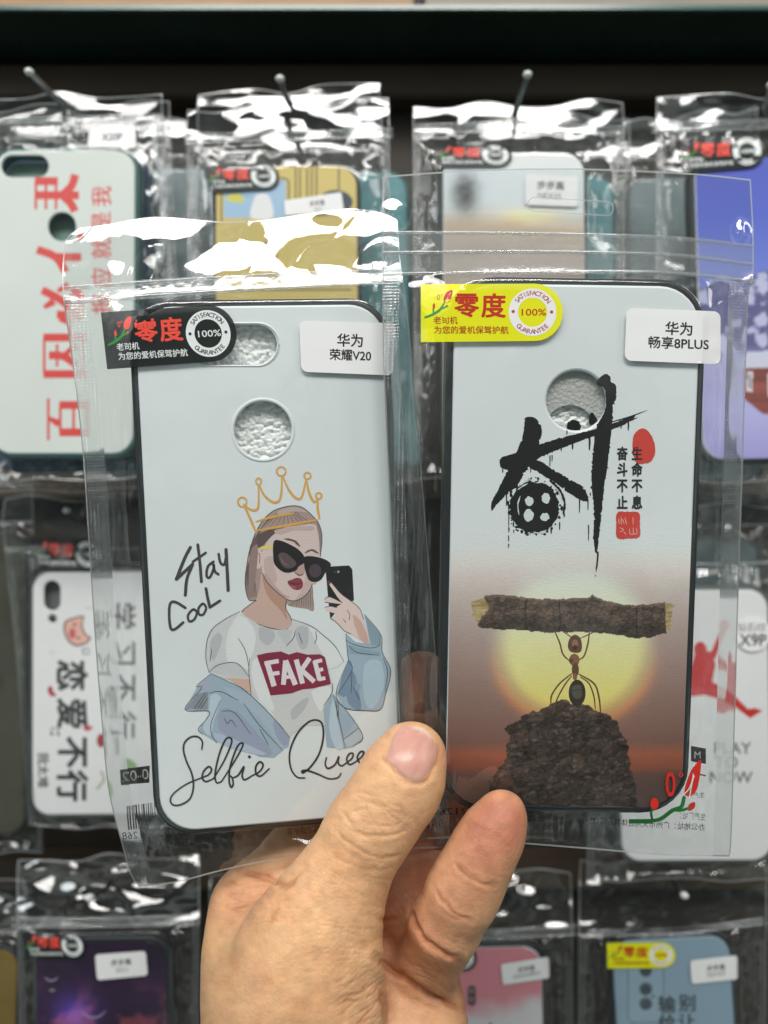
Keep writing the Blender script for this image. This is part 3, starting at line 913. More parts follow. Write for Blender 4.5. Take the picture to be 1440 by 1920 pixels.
for L_ in ([(235, 915), (238, 872), (214, 845), (175, 845), (140, 875), (132, 920), (150, 985), (178, 1050), (188, 1120), (170, 1190), (120, 1225), (75, 1228), (58, 1200), (80, 1160), (150, 1110), (240, 1072)],
           [(240, 1072), (272, 1058), (290, 1030), (274, 1012), (245, 1040), (238, 1076), (258, 1096), (300, 1080)], [(300, 1080), (360, 980), (402, 880), (394, 850), (368, 862), (334, 940), (310, 1050), (318, 1102), (346, 1096)],
           [(346, 1096), (420, 980), (466, 895), (455, 880), (430, 910), (395, 1010), (389, 1090), (400, 1128), (412, 1108), (404, 1072), (388, 1062)], [(410, 1075), (440, 1060), (472, 1012), (462, 1060), (476, 1086), (520, 1062)],
           [(520, 1062), (560, 1040), (580, 1004), (562, 985), (540, 1010), (540, 1050), (566, 1065), (614, 1024)],
           [(814, 1076), (770, 1070), (736, 1020), (730, 930), (770, 830), (830, 765), (880, 750), (913, 775), (918, 850), (895, 940), (850, 1010), (806, 1046), (800, 1036), (830, 1034), (890, 1055), (950, 1080), (1000, 1074), (1018, 1050)],
           [(936, 962), (930, 1000), (946, 1022), (985, 1000), (1006, 955), (1002, 990), (1022, 1008), (1050, 990)], [(1050, 990), (1080, 965), (1086, 940), (1066, 940), (1050, 970), (1066, 1000), (1102, 984)],
           [(1102, 984), (1136, 955), (1146, 930), (1126, 930), (1110, 960), (1126, 990), (1160, 965)], [(1160, 965), (1192, 915), (1184, 990)], [(1188, 960), (1215, 905), (1236, 900), (1238, 975), (1262, 960)]):
    a.line(L_, 10.5, INK, 6, taper=(0.75, 0.75))
a.disc((503, 957), 8, INK)
a.build("printed_artwork", caseL.plane(), M['print'], caseL.panel)

# ---- foam that shows through the openings
def foam(fr, cx, cy_, w, h, wz, label, seed, mat='foam', amp=0.0009, cell=0.00125, name="foam_sheet"):
    c = fr.uv([(cx, cy_)], WF)[0]
    n = int(max(w, h) / 0.00028)
    gx, gy = np.meshgrid(np.linspace(-w / 2, w / 2, n), np.linspace(-h / 2, h / 2, n))
    rs = np.random.RandomState(seed)
    pts_ = rs.uniform([-w / 2 - .004, -h / 2 - .004], [w / 2 + .004, h / 2 + .004], (int((w + .008) * (h + .008) / cell ** 2), 2))
    g = np.stack([gx.ravel() + 0.0006 * (vn(gx.ravel() / .0012, gy.ravel() / .0012, 3) - .5), gy.ravel()], 1)
    dd = np.full(len(g), 9.0)
    for p in pts_: dd = np.minimum(dd, np.hypot((g[:, 0] - p[0]) * 0.75, g[:, 1] - p[1]))
    z = amp * np.sqrt(np.clip(1 - (dd / (cell * 0.72)) ** 2, 0, 1)) + 0.0006 * fbm(g[:, 0] / .0009, g[:, 1] / .0009, 5, 2)
    V = np.column_stack([c[0] + gx.ravel(), c[1] + gy.ravel(), np.full(len(z), wz) + z])
    i = np.arange(n * n).reshape(n, n)
    q = np.stack([i[:-1, :-1], i[:-1, 1:], i[1:, 1:], i[1:, :-1]], -1).reshape(-1, 4)
    o = link(name, mesh(name, V, q), M[mat], None, True)
    o.matrix_world = fr.mat()
    return tag(o, label, "foam sheet")
foam(frL, 450, 735, 0.044, 0.054, 0.0002, "white knobbly foam sheet showing through the openings of the selfie girl case", 3)

# ================================================================ right case
holeR = px_circle(1081, 751, 56)
caseR = Case(frR, 0.0740, 0.1605, "white phone case with black brush lettering and an ant lifting a log", rad=0.0125,
             holes=[px_loop(frR, holeR)], bevel=0.0008)
ROCK = np.array([(175, 1380), (190, 1270), (245, 1180), (300, 1100), (295, 1040), (320, 990), (280, 940), (330, 900), (430, 845), (500, 820), (580, 770), (650, 760), (740, 790), (800, 800), (870, 840), (920, 850),
                 (970, 890), (1000, 960), (1030, 1020), (1045, 1100), (1060, 1200), (1080, 1260), (1097, 1440), (160, 1440)], float) * 0.30556 + (860, 1080)
LOG = np.array([(150, 120), (250, 115), (400, 130), (500, 140), (620, 140), (800, 135), (820, 115), (870, 140), (1000, 175), (1100, 180), (1180, 175), (1265, 158), (1270, 240), (1275, 350), (1180, 375), (1080, 382),
                (960, 360), (800, 345), (620, 345), (560, 345), (430, 335), (330, 330), (200, 322), (150, 325), (118, 300), (140, 250), (190, 200)], float) * 0.30556 + (860, 1080)
CUTS = [np.array(p, float) * 0.30556 + (860, 1080) for p in ([(75, 160), (150, 130), (192, 150), (192, 200), (145, 250), (125, 300), (90, 250)], [(1258, 165), (1318, 175), (1302, 260), (1297, 335), (1268, 348)])]
def ant_print(x, y):
    ys = [980, 1010, 1060, 1110, 1200, 1300, 1390, 1415, 1440, 1452, 1466, 1520]
    cs = np.array([(205, 215, 217), (203, 208, 208), (200, 198, 197), (186, 178, 176), (166, 150, 146), (140, 116, 108), (118, 88, 80), (150, 88, 66), (128, 74, 58), (92, 68, 62), (84, 66, 62), (76, 62, 58)], float)
    c = np.stack([np.interp(y + 6 * (fbm(x / 60, y / 18, 4) - .5), ys, cs[:, k]) for k in range(3)], 1)
    edge = np.clip(np.abs(x - 1075) / 240, 0, 1)[:, None]
    c = c * (1.04 - 0.10 * edge * sstep(1040, 1200, y)[:, None])
    r = np.hypot(x - 1076, y - 1208)
    sun = (1 - sstep(112, 166, r)) * sstep(1040, 1090, y)
    ss = np.array([(206, 220, 216), (212, 220, 192), (214, 214, 156), (218, 208, 126), (220, 188, 100)], float)
    sc_ = np.stack([np.interp(y, [1070, 1150, 1220, 1300, 1360], ss[:, k]) for k in range(3)], 1)
    ring = np.exp(-((r - 152) / 14) ** 2) * sstep(1190, 1310, y)
    c = c + ring[:, None] * np.array((58, 20, -6.0)) * 0.8
    c = c * (1 - sun[:, None]) + sc_ * sun[:, None]
    for k, P in enumerate(CUTS):
        m = inpoly(x + 7 * (vn(x / 6, y / 3, 31) - .5), y + 5 * (vn(x / 3, y / 6, 32) - .5), P)
        n = fbm(x / 14, y / 4, 8 + k)
        c[m] = (np.array((158, 142, 100)) + (n[m, None] - .5) * 90)
    def cells(u, v, seed):
        iu = np.floor(u); iv = np.floor(v); f1 = np.full(len(u), 9.0); f2 = f1.copy(); idn = np.zeros(len(u))
        for a in (-1, 0, 1):
            for b in (-1, 0, 1):
                h = _h(iu + a, iv + b, seed); d = np.hypot(u - iu - a - h, v - iv - b - _h(iu + a, iv + b, seed + 7))
                idn = np.where(d < f1, _h(iu + a, iv + b, seed + 3), idn)
                f2 = np.minimum(f2, np.maximum(f1, d)); f1 = np.minimum(f1, d)
        return f1, f2 - f1, idn
    jx = 9 * (fbm(x / 9, y / 9, 21, 3) - .5); jy = 9 * (fbm(x / 9, y / 9, 22, 3) - .5)
    m = inpoly(x + jx, y + jy, ROCK)
    X, Y = x[m], y[m]; wx = 10 * (fbm(X / 20, Y / 20, 61, 3) - .5); wy = 10 * (fbm(X / 20, Y / 20, 62, 3) - .5)
    d1, e1, i1 = cells((X + wx) / 26, (Y + wy + X * .25) / 11, 51); d2, e2, i2 = cells((X + wx) / 9, (Y + wy) / 5, 52)
    g = .70 + .30 * i1 + .22 * (i2 - .5) - .22 * np.exp(-(e1 / .10) ** 2) - .16 * np.exp(-(e2 / .12) ** 2) + .45 * (fbm(X / 4, Y / 3, 53, 2) - .5) + .25 * (fbm(X / 60, Y / 40, 54, 2) - .5)
    lit = np.interp(Y, [1310, 1350, 1430, 1516], [1.22, 1.05, .92, .80])
    c[m] = np.array((80, 67, 60)) * (np.clip(g, .3, 1.7) * lit)[:, None] + (np.clip(i2 - .8, 0, 1) * 110)[:, None] * np.array((1, .94, .9))
    m = inpoly(x + jx * .5, y + jy * .5, LOG)
    X, Y = x[m], y[m]; xs_ = np.linspace(890, 1260, 60)
    tp = np.array([LOG[np.abs(LOG[:14, 0] - q).argmin(), 1] for q in xs_]); yt = np.interp(X, [900, 1012, 1104, 1166, 1246], [1115, 1122, 1121, 1134, 1128]); yb = np.interp(X, [900, 1030, 1104, 1190, 1250], [1179, 1185, 1185, 1197, 1190])
    t = np.clip((Y - yt) / (yb - yt), 0, 1)
    wx = 8 * (fbm(X / 16, Y / 9, 71, 3) - .5); wy = 6 * (fbm(X / 16, Y / 9, 72, 3) - .5)
    d1, e1, i1 = cells((X + wx) / 13, (Y + wy) / 6, 73); d2, e2, i2 = cells((X + wx) / 5, (Y + wy) / 3, 74)
    g = .80 + .22 * (i1 - .5) + .2 * (i2 - .5) - .26 * np.exp(-(e1 / .12) ** 2) + .32 * (fbm(X / 3, Y / 3, 75, 2) - .5) + .3 * (fbm(X / 30, Y / 14, 76, 2) - .5)
    c[m] = np.array((98, 83, 74)) * (np.clip(g, .3, 1.7) * (1.16 - .5 * np.abs(t - .28) ** 1.2))[:, None]
    cr = m & ((np.abs(x - 985 - 3 * vn(y / 6, y * 0, 3)) < 1.2) | (np.abs(x - 1048 - 4 * vn(y / 5, y * 0, 4)) < 1.0) | (np.abs(x - 1192 - 3 * vn(y / 5, y * 0, 5)) < 1.0))
    c[cr] *= 0.4
    up = m & ~inpoly(x, y - 4.5, LOG)
    c[up] = c[up] * 0.6 + np.array((150, 122, 104)) * 0.4
    c *= (0.97 + 0.06 * vn(x * 0.9, y * 0.9, 90))[:, None]
    k = sstep(990, 1075, y)[:, None]          # the paper's own white above the picture
    return np.array(C(209, 216, 218)) * (1 - k) + lin(np.clip(c, 0, 255)) * GAIN * np.array((1.04, .99, .93)) * k
a_, b_ = caseR.W / 2, caseR.H / 2
vtop = frR.uv([(1075, 985)], WF)[0][1]
colour_grid("printed_sunset", frR, WF, -a_, a_, -b_ + 0.0003, vtop, 300, 370, ant_print, M['print'], caseR.panel, half=(a_ - 0.0003, b_ - 0.0003), rad=0.0122)

a = Art().at(860, 1080, 0.30556)
AB = C(96, 66, 50); AL = C(128, 92, 62); AK = C(52, 46, 40)
for L_, w_ in (([(588, 338), (620, 410), (640, 480), (682, 522)], 10), ([(802, 345), (792, 420), (770, 490), (738, 516)], 10), ([(640, 340), (692, 376)], 7), ([(822, 348), (748, 382)], 7),
               ([(692, 600), (620, 660), (572, 730), (565, 790)], 10), ([(694, 612), (650, 670), (602, 760), (578, 850)], 9), ([(738, 602), (830, 660), (860, 740), (872, 845)], 11), ([(748, 620), (800, 660), (830, 740), (838, 815)], 9)):
    a.line(L_, w_, AB, taper=(0.7, 0.6))
a.disc((710, 515), 32, AL, 38); a.disc((716, 575), 22, AB, 44); a.disc((690, 520), 14, AB, 16)
a.disc((714, 618), 14, AL, 22)
a.poly([(682, 382), (715, 360), (748, 384), (757, 440), (740, 470), (690, 466), (670, 432)], AB, 4)
a.disc((714, 415), 20, C(140, 104, 84), 26); a.disc((714, 440), 14, C(70, 44, 36), 16)
a.disc((727, 718), 52, AK, 82); a.poly([(695, 680), (750, 672), (752, 745), (705, 745)], C(84, 80, 68), 3); a.line([(692, 702), (758, 698)], 4, C(40, 36, 30), 0)
# brush lettering
K_ = (0.012, 0.011, 0.012)
a.at(900, 680, 0.23611)
def rough_poly(p, amp, seed, step=9):
    p = np.asarray(p, float); p = catmull(p, 5, True)
    L = np.vstack([p, p[:1]]); n = int(np.linalg.norm(np.diff(L, axis=0), axis=1).sum() / step)
    q = resample(L, n)[:-1]
    rs = np.random.RandomState(seed)
    return q + rs.normal(0, amp, q.shape) * (rs.uniform(0, 1, (len(q), 1)) ** 2)
for k, p in enumerate(([(925, 150), (985, 92), (1035, 110), (1040, 150), (1080, 180), (1080, 290), (1058, 330), (1050, 460), (1036, 620), (1015, 800), (985, 1010), (960, 1250), (935, 1480), (918, 1510), (900, 1380), (905, 1200), (890, 1000),
                         (885, 880), (905, 640), (930, 500), (985, 400), (1000, 300), (985, 200), (945, 185)],
                        [(155, 790), (175, 750), (300, 712), (480, 645), (700, 582), (860, 542), (1000, 500), (1150, 445), (1240, 415), (1150, 490), (1050, 530), (860, 600), (700, 660), (480, 750), (350, 840), (210, 850), (165, 830)],
                        [(355, 450), (385, 430), (440, 440), (485, 500), (490, 560), (470, 640), (460, 760), (380, 830), (340, 780), (330, 640), (350, 520)],
                        [(340, 620), (290, 710), (250, 780), (200, 890), (150, 1000), (95, 1100), (90, 1180), (130, 1130), (200, 1060), (290, 980), (350, 880), (385, 800)],
                        [(380, 780), (470, 780), (600, 860), (720, 930), (820, 990), (862, 1085), (842, 1105), (740, 1060), (620, 970), (480, 880), (390, 830)])):
    a.poly(rough_poly(p, 7, k), K_)
a.line([(1050, 470), (1200, 425), (1335, 376)], 9, K_, taper=(1, 0.2)); a.line([(1050, 505), (1150, 470), (1250, 438)], 14, K_, taper=(1, 0.2), rough=0.4)
a.line([(936, 1505), (931, 1590), (920, 1662)], 13, K_, taper=(1, 0.3), rough=0.3, smooth=8); a.disc((918, 1692), 4, K_, 7)
an = np.linspace(0, 2 * math.pi, 90, endpoint=False); rs = np.random.RandomState(5)
rr = 1 + rs.uniform(-.035, .035, 90)
a.poly(np.stack([432 + 196 * rr * np.cos(an), 1150 + 208 * rr * np.sin(an)], 1), K_)
for k in range(60):
    t = rs.uniform(0, 2 * math.pi); r = rs.uniform(0.97, 1.10); z_ = rs.uniform(4, 13)
    a.disc((435 + 205 * r * math.cos(t), 1150 + 216 * r * math.sin(t)), z_, K_, z_ * rs.uniform(.6, 1.3), 8)
PW = C(200, 210, 211)
for c_, rx, ry in (((390, 1100), 33, 36), ((522, 1077), 32, 42), ((385, 1215), 40, 48), ((515, 1225), 34, 32)):
    t = np.linspace(0, 2 * math.pi, 16, endpoint=False); q_ = 1 + rs.uniform(-.13, .13, 16)
    a.poly(np.stack([c_[0] + rx * q_ * np.cos(t), c_[1] + ry * q_ * np.sin(t)], 1), PW, 3)
for L_ in ([(300, 1010), (330, 985), (380, 960)], [(310, 1210), (300, 1130), (320, 1060)], [(440, 955), (500, 950), (540, 968)], [(590, 985), (630, 1030), (650, 1090)], [(420, 1345), (470, 1350), (530, 1330)], [(350, 935), (400, 930), (430, 950)]):
    a.line(L_, 9, PW, taper=(.3, .3), rough=0.5)
a.line([(560, 935), (640, 1020), (672, 1120), (664, 1195)], 17, K_, rough=0.4, smooth=8)
for x, y0_, y1_, w_ in ((790, 1085, 1188, 9), (857, 1100, 1168, 8), (862, 1290, 1410, 8), (228, 1170, 1300, 8), (229, 1310, 1345, 10), (227, 1375, 1418, 8), (227, 1440, 1468, 8), (265, 1270, 1300, 11), (268, 1330, 1350, 8), (210, 1040, 1135, 9),
                         (555, 740, 820, 8), (572, 735, 780, 8), (735, 650, 685, 12), (870, 590, 690, 14), (1178, 470, 535, 11), (645, 680, 700, 9), (402, 830, 870, 7), (180, 850, 870, 9), (480, 560, 600, 9), (565, 1320, 1355, 11), (632, 1270, 1325, 9), (668, 1200, 1222, 12), (678, 985, 1020, 8), (876, 1035, 1058, 8), (690, 540, 570, 8), (1120, 490, 520, 9)):
    a.line([(x, y0_), (x + 1, (y0_ + y1_) / 2), (x, y1_)], w_, K_, taper=(1, .6), rough=0.25, smooth=4)
RD = C(196, 64, 54)
a.poly(rough_poly([(1215, 600), (1250, 540), (1300, 522), (1350, 560), (1385, 640), (1390, 720), (1360, 780), (1300, 800), (1240, 790), (1215, 700)], 3, 2, 12), RD)
a.poly(rough_poly([(1090, 1190), (1175, 1186), (1262, 1192), (1270, 1290), (1266, 1382), (1175, 1395), (1090, 1390), (1082, 1290)], 4, 3, 10), RD)
for L_ in ([(1100, 1240), (1105, 1280)], [(1120, 1225), (1122, 1285)], [(1130, 1240), (1145, 1280)], [(1150, 1230), (1165, 1285)], [(1215, 1225), (1216, 1285)], [(1110, 1310), (1140, 1325), (1110, 1345)], [(1190, 1320), (1192, 1360), (1245, 1355), (1240, 1315)], [(1216, 1310), (1218, 1365)], [(1140, 1340), (1160, 1365)]):
    a.line(L_, 6, C(226, 170, 160), 3, taper=(.6, .6))
for st, x in (("生命不息", 1247), ("奋斗不止", 1130)):
    for k, ch in enumerate(st): a.text(ch, x, (720, 848, 978, 1108)[k], 112, (0.02, 0.02, 0.022), 0.03, xs=0.78)
a.build("printed_artwork", caseR.plane(), M['print'], caseR.panel, base=1.6e-5)
fo = foam(frR, 1081, 790, 0.024, 0.020, -0.0002, "white knobbly foam sheet behind the round opening of the ant case", 5)
c_ = frR.uv([(1081, 751)], WF)[0]
gs = link("grey_sheet", fill_mesh("grey_sheet", [rrect(0.0118, 0.0112, 0.003, 4, c_[0], c_[1]), frR.uv(px_circle(1072, 806, 47, 30), WF)], 0.0018, 0.0024, 0.0002), M['greysheet'], None)
gs.matrix_world = frR.mat()
tag(gs, "grey speckled plastic sheet in the upper part of the ant case's round opening", "plastic sheet")
a = Art().at(900, 680, 0.23611)
a.poly(rough_poly([(690, 490), (710, 462), (745, 452), (785, 468), (802, 500), (795, 535), (760, 555), (715, 545), (695, 525)], 5, 12), K_)
a.poly(rough_poly([(868, 420), (890, 395), (925, 440), (930, 470), (890, 495), (868, 490)], 3, 13), K_)
a.build("ink_mark", plane_mapper(frR, 0.0026), M['print_gloss'], gs)

# ================================================================ their bags
def headL(x, y):
    h = 0.0012 * np.exp(-((x - 290) / 55) ** 2 - ((y - 452) / 30) ** 2) + 0.0014 * np.exp(-((x - 620) / 70) ** 2 - ((y - 440) / 34) ** 2)
    h -= 0.0012 * np.exp(-((x - 445) / 45) ** 2 - ((y - 455) / 34) ** 2)
    h += 0.0010 * np.exp(-((x - 165) / 30) ** 2 - ((y - 460) / 40) ** 2)
    h += 0.0006 * (fbm(x / 110, y / 60, 12, 2) - .5) - 0.00025 * np.exp(-(np.abs(vn(x / 60 + y / 90, y / 60, 13) - .5) / .06) ** 2)
    return h
def botL(x, y):
    m = np.exp(-((x - 330) / 90) ** 2 - ((y - 1615) / 34) ** 2) + 0.7 * np.exp(-((x - 215) / 40) ** 2 - ((y - 1060) / 22) ** 2)
    th = np.arctan2(y - 1500, x - 740); r = np.hypot(x - 740, y - 1500)
    pinch = np.exp(-((r - 110) / 90) ** 2) * sstep(1535, 1575, y)
    return m * 0.0006 * (fbm(x / 12, y / 8, 50, 3) - .3) + 0.0012 * pinch * (vn(th * 5, r / 160, 51) - .5)
bagL = Bag(frL, (0.0382, 0.0819),
           [(150, 427), (200, 421), (285, 407), (372, 412), (430, 416), (500, 412), (580, 400), (660, 391), (718, 400), (745, 412)],
           [(745, 412), (752, 500), (768, 620), (800, 1000), (830, 1400), (846, 1590)],
           [(262, 1662), (330, 1655), (420, 1632), (520, 1612), (640, 1600), (760, 1592), (846, 1590)],
           [(150, 427), (124, 450), (117, 510), (120, 570), (138, 700), (155, 850), (165, 1000), (178, 1200), (190, 1350), (203, 1480), (225, 1570), (245, 1640), (262, 1662)],
           [[(119, 540), (300, 528), (500, 516), (720, 507), (752, 506)], [(119, 567), (300, 554), (500, 541), (720, 530), (756, 529)]],
           "clear zip bag over the selfie girl case, black brand sticker at its top left", nu=210, nv=300, lean=0.262, extra=botL, head_amp=0.00015, head_scale=0.02, body_amp=0.00035, seed=3, head_fn=headL, seals=(0.065, 0.05))
def headR(x, y):
    h = 0.00010 * (fbm(x / 260, y / 15, 33, 2) - .5) + 0.0004 * (fbm(x / 170, y / 70, 35, 1) - .5) + 0.0016 * np.exp(-((x - 735) / 22) ** 2 - ((y - 400) / 22) ** 2)
    h += 0.0016 * np.exp(-((x - 1392) / 12) ** 2 - ((y - 435) / 18) ** 2)
    return h
def foldR(x, y):
    xc = np.interp(y, [620, 1100, 1340, 1600], [803, 780, 755, 735])
    th = np.arctan2(y - 1500, x - 850); r = np.hypot(x - 850, y - 1500)
    pinch = np.exp(-((r - 90) / 90) ** 2) * (1 - .8 * sstep(835, 850, x) * (1 - sstep(1510, 1540, y)))
    return 0.0011 * pinch * (vn(th * 5, r / 150, 52) - .5) + 0.0006 * np.exp(-((x - 1290) / 60) ** 2 - ((y - 1570) / 30) ** 2) * (fbm(x / 14, y / 12, 55, 2) - .3) + 0.0007 * np.exp(-((x - xc) / 4.0) ** 2) * sstep(560, 640, y) + 0.0006 * np.exp(-((x - 1345 - 5 * vn(y / 60, y * 0, 4)) / 4) ** 2) * sstep(660, 700, y) * (1 - sstep(1000, 1100, y))
bagR = Bag(frR, (0.0370, 0.0803),
           [(718, 330), (900, 318), (1100, 316), (1300, 325), (1408, 336)],
           [(1408, 336), (1413, 440), (1412, 528), (1404, 548), (1398, 700), (1392, 900), (1385, 1100), (1378, 1350), (1372, 1560), (1368, 1606)],
           [(775, 1575), (850, 1572), (950, 1580), (1100, 1592), (1250, 1604), (1368, 1606)],
           [(718, 330), (716, 450), (717, 520), (719, 700), (733, 1000), (745, 1300), (760, 1500), (775, 1575)],
           [[(718, 436), (1000, 438), (1250, 446), (1411, 462)], [(718, 474), (1000, 472), (1250, 478), (1411, 496)], [(718, 514), (1000, 510), (1250, 512), (1412, 528)]],
           "clear zip bag over the ant case, yellow brand sticker at its top left", nu=210, nv=300, lean=0.06, head_amp=0.00008, head_scale=0.03, body_amp=0.00035, seed=8, head_fn=headR, extra=foldR, seals=(0.05, 0.055), zip_w=0.0006)
brand_sticker(bagL, (189, 586), (201, 692.5), (443, 622))
brand_sticker(bagR, (789, 533), (789, 641.5), (1055, 585.5), yellow=True)
model_label(bagL, [(561, 601), (743, 606), (738, 704), (565, 697)], [("华为", 0.525, 0.355, 0.27, 0.02), ("荣耀V20", 0.53, 0.64, 0.235, 0.02)])
model_label(bagR, [(1175, 577), (1351, 584), (1351, 683), (1171, 676)], [("华为", 0.56, 0.355, 0.27, 0.02), ("畅享8PLUS", 0.56, 0.63, 0.245, 0.018)])
# the hang hole of the right bag
hh = px_stadium(990, 374, 1150, 400, 0.06)
a = Art(); a.line(hh, 2.6, (0.8, 0.84, 0.84), 0, closed=False, cap=False)
a.build("hang_hole", bagR.mf, M['edge'], bagR.root, 0.0003)

# ---- print on the outside of the back films, read through from behind
BK = (0.02, 0.02, 0.02)
a = Art().at(100, 860, 0.48611)
a.dense([(258, 1198), (372, 1184), (370, 1250), (262, 1258)], BK, 8); a.text("0-02", 318, 1221, 56, C(200, 205, 200), 0.01, rot=-0.12, mirror=True)
rs = np.random.RandomState(9); x = 285
while x < 440:
    w_ = rs.choice([2.5, 4, 6.5]); a.add([(x, 1338 - (x - 285) * .12), (x + w_, 1338 - (x - 285) * .12), (x + w_ + 6, 1430 - (x - 285) * .12), (x + 6, 1430 - (x - 285) * .12)], [(0, 1, 2, 3)], BK); x += w_ + rs.choice([3, 5, 8])
a.text("6 922612 521268", 420, 1436, 40, BK, 0.0, rot=-0.12, mirror=True, spacing=1.1)
a.text("执行标准号：Q/GZLSJ 001-2020", 542, 1481, 44, BK, 0.004, rot=-0.123, mirror=True, fit=490)
a.text("华为荣耀手机保护套", 1010, 1432, 30, BK, 0.0, rot=-0.05, mirror=True, fit=220)
a.build("printed_text", bagL.mb, M['sticker'], bagL.back, -0.0002)
a = Art().at(1180, 1380, 0.18056)
a.dense([(640, 102), (795, 130), (795, 290), (640, 262)], BK, 18); a.text("M", 708, 196, 100, C(210, 212, 208), 0.01, mirror=True)
a.text("生产厂址：", 660, 832, 82, BK, 0.0, rot=0.08, mirror=True, fit=260); a.text("办公地址：广州市天河区体育西路122号2504", 75, 905, 80, BK, 0.006, rot=0.06, mirror=True, fit=1420)
a.text("生产厂", 690, 612, 62, BK, 0.0, mirror=True); a.line([(735, 400), (790, 412)], 14, BK, 0)
a.at(0, 0, 1)
a.text("执行标准号：Q/GZLSJ 001-2020", 890, 1542, 21, BK, 0.0, rot=-0.04, mirror=True, fit=230); a.text("6 922612 521268", 905, 1520, 18, BK, 0.0, rot=-0.02, mirror=True, fit=190)
a.build("printed_text", bagR.mb, M['sticker'], bagR.back, -0.0002)
# the sprig printed on the right bag's front film
a = Art().at(1180, 1380, 0.18056)
RL = C(196, 40, 32); GR = C(36, 110, 50)
a.text("0", 428, 502, 360, RL, 0.008, xs=0.62); a.ring((536, 403), 14, 24, RL)
a.line([(-6, 886), (120, 886), (240, 884)], 46, GR, 2, cap=False)
a.line([(236, 880), (330, 858), (450, 772), (540, 735), (568, 640)], 42, GR, taper=(0.8, .9)); a.line([(440, 765), (540, 772), (640, 738)], 32, GR, taper=(.8, .5)); a.line([(238, 870), (226, 800), (240, 760)], 26, GR)
a.poly([(745, 250), (735, 400), (700, 560), (640, 622), (590, 622), (570, 590), (590, 490), (640, 360), (700, 280)], RL, 3)
for L_ in ([(675, 290), (660, 430), (625, 540), (572, 602)], [(745, 335), (680, 400), (645, 520), (625, 640)]): a.line(L_, 11, C(232, 215, 210))
a.disc((262, 705), 42, RL, 62); a.poly([(605, 770), (620, 710), (680, 685), (680, 740), (640, 775)], RL, 3)
a.build("printed_sprig", bagR.mf, M['sticker'], bagR.front, 0.00012)
# ================================================================ the display behind
def box(name, x0, x1, y0, y1, z0, z1, mat, parent=None, bevel=0.0):
    bm = bmesh.new()
    bmesh.ops.create_cube(bm, size=1.0)
    for v in bm.verts:
        v.co = Vector(((x0 + x1) / 2 + v.co.x * (x1 - x0), (y0 + y1) / 2 + v.co.y * (y1 - y0), (z0 + z1) / 2 + v.co.z * (z1 - z0)))
    if bevel: bmesh.ops.bevel(bm, geom=bm.edges[:], offset=bevel, segments=2, affect='EDGES')
    me = bpy.data.meshes.new(name); bm.to_mesh(me); bm.free()
    return link(name, me, mat, parent)
YW = 0.568
w_ = box("wall", -0.9, 0.9, YW, YW + 0.02, -0.75, 0.55, M['wall']); tag(w_, "dark brown back wall of the display cabinet", "wall", None, "structure")
ZS = (960 - 16) / F * 0.50
sh = box("glass_shelf", -0.85, 0.85, 0.502, YW - 0.002, ZS - 0.0012, ZS + 0.0012, M['glass_under']); tag(sh, "dark glass shelf with a pale green edge running above the hooks", "shelf")
box("glass_edge", -0.85, 0.85, 0.4985, 0.5018, ZS - 0.0014, ZS + 0.0014, M['glass_edge'], sh)
M['carton'] = principled("cream_carton", C(150, 118, 82), 0.5, var=0.25, vscale=25)
M['carton_b'] = principled("pale_carton", C(128, 122, 108), 0.5, var=0.2, vscale=25)
for x0, x1, m_, lb in ((-0.42, 0.02, 'carton', "long cream carton lying on the glass shelf, its lower edge at the top left"), (0.028, 0.40, 'carton_b', "pale carton lying on the glass shelf at the top right")):
    tag(box("carton", x0, x1, 0.506, 0.56, ZS + 0.0016, ZS + 0.05, M[m_], None, 0.001), lb, "carton", "cartons on the glass shelf")
for z_, lb in (((960 - 150) / F * 0.548, "dark hook rail across the wall just under the glass shelf"), ((960 - 905) / F * 0.548, "dark hook rail across the wall behind the middle row"), ((960 - 1640) / F * 0.548, "dark hook rail across the wall behind the bottom row")):
    tag(box("hook_rail", -0.88, 0.88, 0.548, YW - 0.001, z_ - 0.012, z_ + 0.012, M['rail'], None, 0.0015), lb, "rail", "hook rails on the wall")

def px_frame(d, tl, tr, bl, tilt=0.0, yaw=0.0):
    """frame of a hung case from three corners of its face at depth d; tilt leans the top back"""
    tl, tr, bl = [np.array(pt(*p, d)) for p in (tl, tr, bl)]
    U = (tr - tl) / np.linalg.norm(tr - tl)
    V = (tl - bl); V -= U * V.dot(U); V /= np.linalg.norm(V)
    W = float(np.linalg.norm(tr - tl)); H = float((tl - bl) @ V)
    U = U + np.array((0, yaw, 0)); V = V + np.array((0, tilt, 0))
    f = Frame((tr + bl) / 2, U, V)
    f.O = f.O - f.W * WF
    return f, W, H

